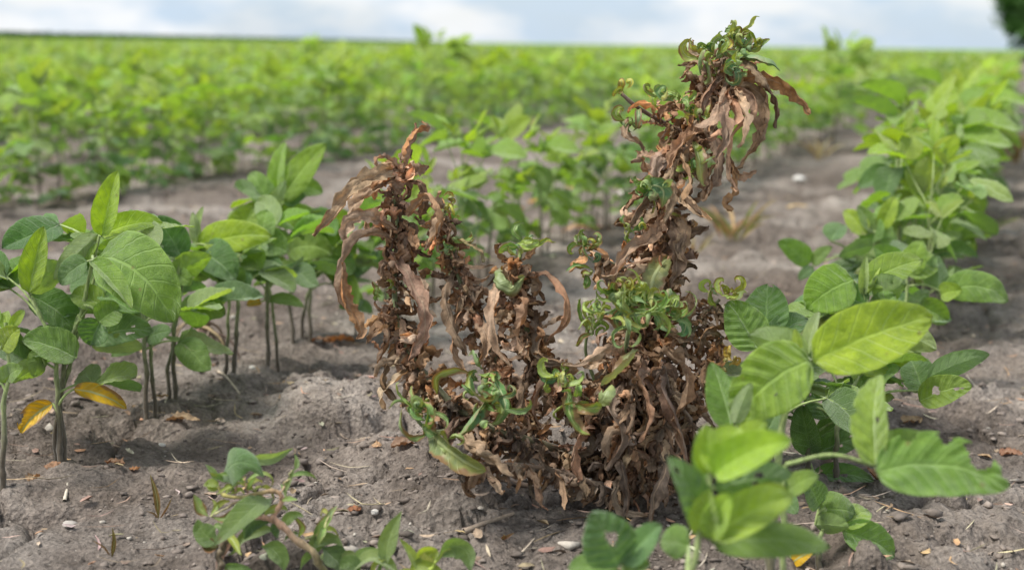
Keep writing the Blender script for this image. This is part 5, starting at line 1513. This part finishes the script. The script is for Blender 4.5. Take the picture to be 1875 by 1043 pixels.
# ------------------------------------------------------------------ loose crumbs, straw and leaf scraps
def scatter():
    rs = np.random.RandomState(9)
    def spots(n, dmin, dmax, power=1.0):
        d = dmin * (dmax / dmin) ** (rs.uniform(0, 1, n) ** power)
        a = np.radians(rs.uniform(-27, 27, n))
        return d * np.sin(a), d * np.cos(a), d
    # crumbs of soil
    phi = (1 + 5 ** .5) / 2
    iv = np.array([(-1, phi, 0), (1, phi, 0), (-1, -phi, 0), (1, -phi, 0), (0, -1, phi), (0, 1, phi), (0, -1, -phi), (0, 1, -phi), (phi, 0, -1), (phi, 0, 1), (-phi, 0, -1), (-phi, 0, 1)]) / 1.9
    ifc = np.array([(0, 11, 5), (0, 5, 1), (0, 1, 7), (0, 7, 10), (0, 10, 11), (1, 5, 9), (5, 11, 4), (11, 10, 2), (10, 7, 6), (7, 1, 8), (3, 9, 4), (3, 4, 2), (3, 2, 6), (3, 6, 8), (3, 8, 9), (4, 9, 5), (2, 4, 11), (6, 2, 10), (8, 6, 7), (9, 8, 1)])
    n = 22000
    x, y, d = spots(n, .75, 7.0, 1.25)
    clump = fbm(x * 3.3, y * 3.3, 2, 61)
    keep = clump > rs.uniform(-.55, .35, n)
    x, y, d = x[keep], y[keep], d[keep]; n = len(x)
    size = 0.0010 * np.exp(rs.normal(0.25, .7, n)); size = np.clip(size, .0007, .0055) * (1 + .15 * d)
    z = hfield(x, y)
    jv = iv[None] * (1 + rs.uniform(-.5, .5, (n, 12, 1))) * np.stack([rs.uniform(.6, 1.6, n), rs.uniform(.6, 1.6, n), rs.uniform(.3, .8, n)], 1)[:, None]
    v = jv * size[:, None, None] + np.stack([x, y, z + size * .3], 1)[:, None]
    f = (ifc[None] + (np.arange(n) * 12)[:, None, None]).reshape(-1, 3)
    t = np.array([.180, .150, .130]) * rs.uniform(.6, 1.5, (n, 1))
    lite = rs.uniform(0, 1, n) < .03
    t[lite] = np.array([.42, .38, .33])
    obj('soil_crumbs', mk_mesh('soil_crumbs', v.reshape(-1, 3), f, None, np.repeat(t, 12, 0), False, [M_CRUMB]), kind='stuff', label='loose crumbs and small clods strewn over the soil', cat='soil crumbs')
    # straw and leaf scraps
    n = 4000
    x, y, d = spots(n, .85, 7.0, .75)
    z = hfield(x, y)
    parts = []
    rg = random.Random(8)
    pal = [(.36, .29, .22), (.28, .21, .15), (.44, .37, .29), (.24, .17, .12), (.40, .27, .16), (.20, .15, .115)]
    for k in range(n):
        a = rg.uniform(0, 6.28)
        L = rg.choice((.008, .012, .02, .03, .045)) * rg.uniform(.6, 1.3)
        w = L * rg.uniform(.3, .75) if L < .016 else rg.uniform(.0011, .0028)
        dr = V3(math.cos(a), math.sin(a), 0); sd = V3(-dr[1], dr[0], 0)
        bend = rg.uniform(-.16, .16) * L
        b = V3(x[k], y[k], z[k] + .0022)
        e1 = V3(0, 0, rg.uniform(0, .12) * L); e2 = V3(0, 0, rg.uniform(0, .22) * L)
        c = [b - dr * L / 2 + e1, b + sd * bend + V3(0, 0, .0012), b + dr * L / 2 + e2]
        nn = V3(rg.gauss(0, .3), rg.gauss(0, .3), 1)
        v, f, u = ribbon(c, w, nn, 2, 4, prof_strap, curl=1.2 * rg.choice((-1, 1)), seed=k)
        parts.append((v, f, u, jit(rg.choice(pal), rg, .2)))
    obj('straw_litter', mk_mesh('straw_litter', *cat_parts(parts), mats=[M_LITTER]), kind='stuff', label='bits of straw and dry leaf scattered over the soil', cat='litter')
scatter()

# ------------------------------------------------------------------ far edge: corn and a tree
def corn():
    rs = np.random.RandomState(3)
    n = 30000
    y = 34 * (560 / 34) ** rs.uniform(0, 1, n)
    x = -19.5 - 24 * rs.uniform(0, 1, n) ** 1.6 - .01 * y
    hh = rs.uniform(.50, .68, n)
    a = rs.uniform(0, np.pi, n)
    w = rs.uniform(.10, .22, n)
    dx, dy = np.cos(a) * w, np.sin(a) * w
    lean = rs.uniform(-.2, .2, (n, 2))
    z0 = hh * rs.uniform(0, .5, n)
    c = np.stack([np.stack([x - dx, y - dy, z0], 1), np.stack([x + dx, y + dy, z0], 1),
                  np.stack([x + dx * .6 + lean[:, 0] * .5, y + dy * .6, (z0 + hh) / 2], 1),
                  np.stack([x + lean[:, 0], y + lean[:, 1], hh], 1)], 1).reshape(-1, 3)
    t3 = np.array([.045, .105, .02]) * rs.uniform(.7, 1.5, (n, 1))
    obj('corn_field', mk_mesh('corn_field', c, np.arange(4 * n).reshape(-1, 4), None, np.repeat(t3, 4, 0), False, [M_FARLEAF]), kind='stuff', label='dark green band of taller crop along the horizon', cat='crop')
corn()

def tree(px, dist, h, rad, seed):
    rs = np.random.RandomState(seed); rg = random.Random(seed)
    b = P(px, 90, dist); b[2] = 0
    root = empty('tree', b, 'dark green tree at the horizon in the upper corner', 'tree')
    v, f, u = tube([V3(0, 0, 0), V3(.1, 0, h * .3), V3(-.1, 0, h * .62), V3(0, 0, h * .9)], .32, .06, 9, 12, .2, 1)
    parts = [(v, f, u, (.10, .08, .06))]
    for k in range(14):
        z = h * rg.uniform(.18, .75); a = rg.uniform(0, 6.28); L = rad * rg.uniform(.6, 1.0)
        v, f, u = tube([V3(0, 0, z), V3(math.cos(a) * L * .5, math.sin(a) * L * .5, z + L * .2), V3(math.cos(a) * L, math.sin(a) * L, z + L * .5)], .09, .02, 6, 6)
        parts.append((v, f, u, (.10, .08, .06)))
    obj('trunk', mk_mesh('trunk', *cat_parts(parts), mats=[M_BARK]), root)
    cl = []
    for k in range(130):
        d = unit(rs.normal(size=3)); q = d * rs.uniform(.35, 1) ** .5
        cl.append((V3(q[0] * rad, q[1] * rad, h * .53 + q[2] * h * .47), rs.uniform(.5, 1.1)))
    m = 22000
    ci = rs.randint(0, len(cl), m)
    ctr = np.array([cl[i][0] for i in ci]) + rs.normal(size=(m, 3)) * np.array([cl[i][1] for i in ci])[:, None] * .55
    ctr[:, 2] = np.maximum(ctr[:, 2], .3)
    a = rs.normal(size=(m, 3)); a /= np.linalg.norm(a, axis=1)[:, None]
    c = np.cross(a, rs.normal(size=(m, 3))); c /= np.linalg.norm(c, axis=1)[:, None]
    L = rs.uniform(.14, .30, (m, 1))
    v = np.stack([ctr - a * L, ctr + c * L * .6, ctr + a * L, ctr - c * L * .6], 1).reshape(-1, 3)
    t = np.array([.060, .125, .035]) * rs.uniform(.6, 1.6, (m, 1))
    obj('crown', mk_mesh('crown', v, np.arange(4 * m).reshape(-1, 4), None, np.repeat(t, 4, 0), False, [M_FARLEAF]), root)
tree(1900, 130.0, 12.0, 4.2, 4)
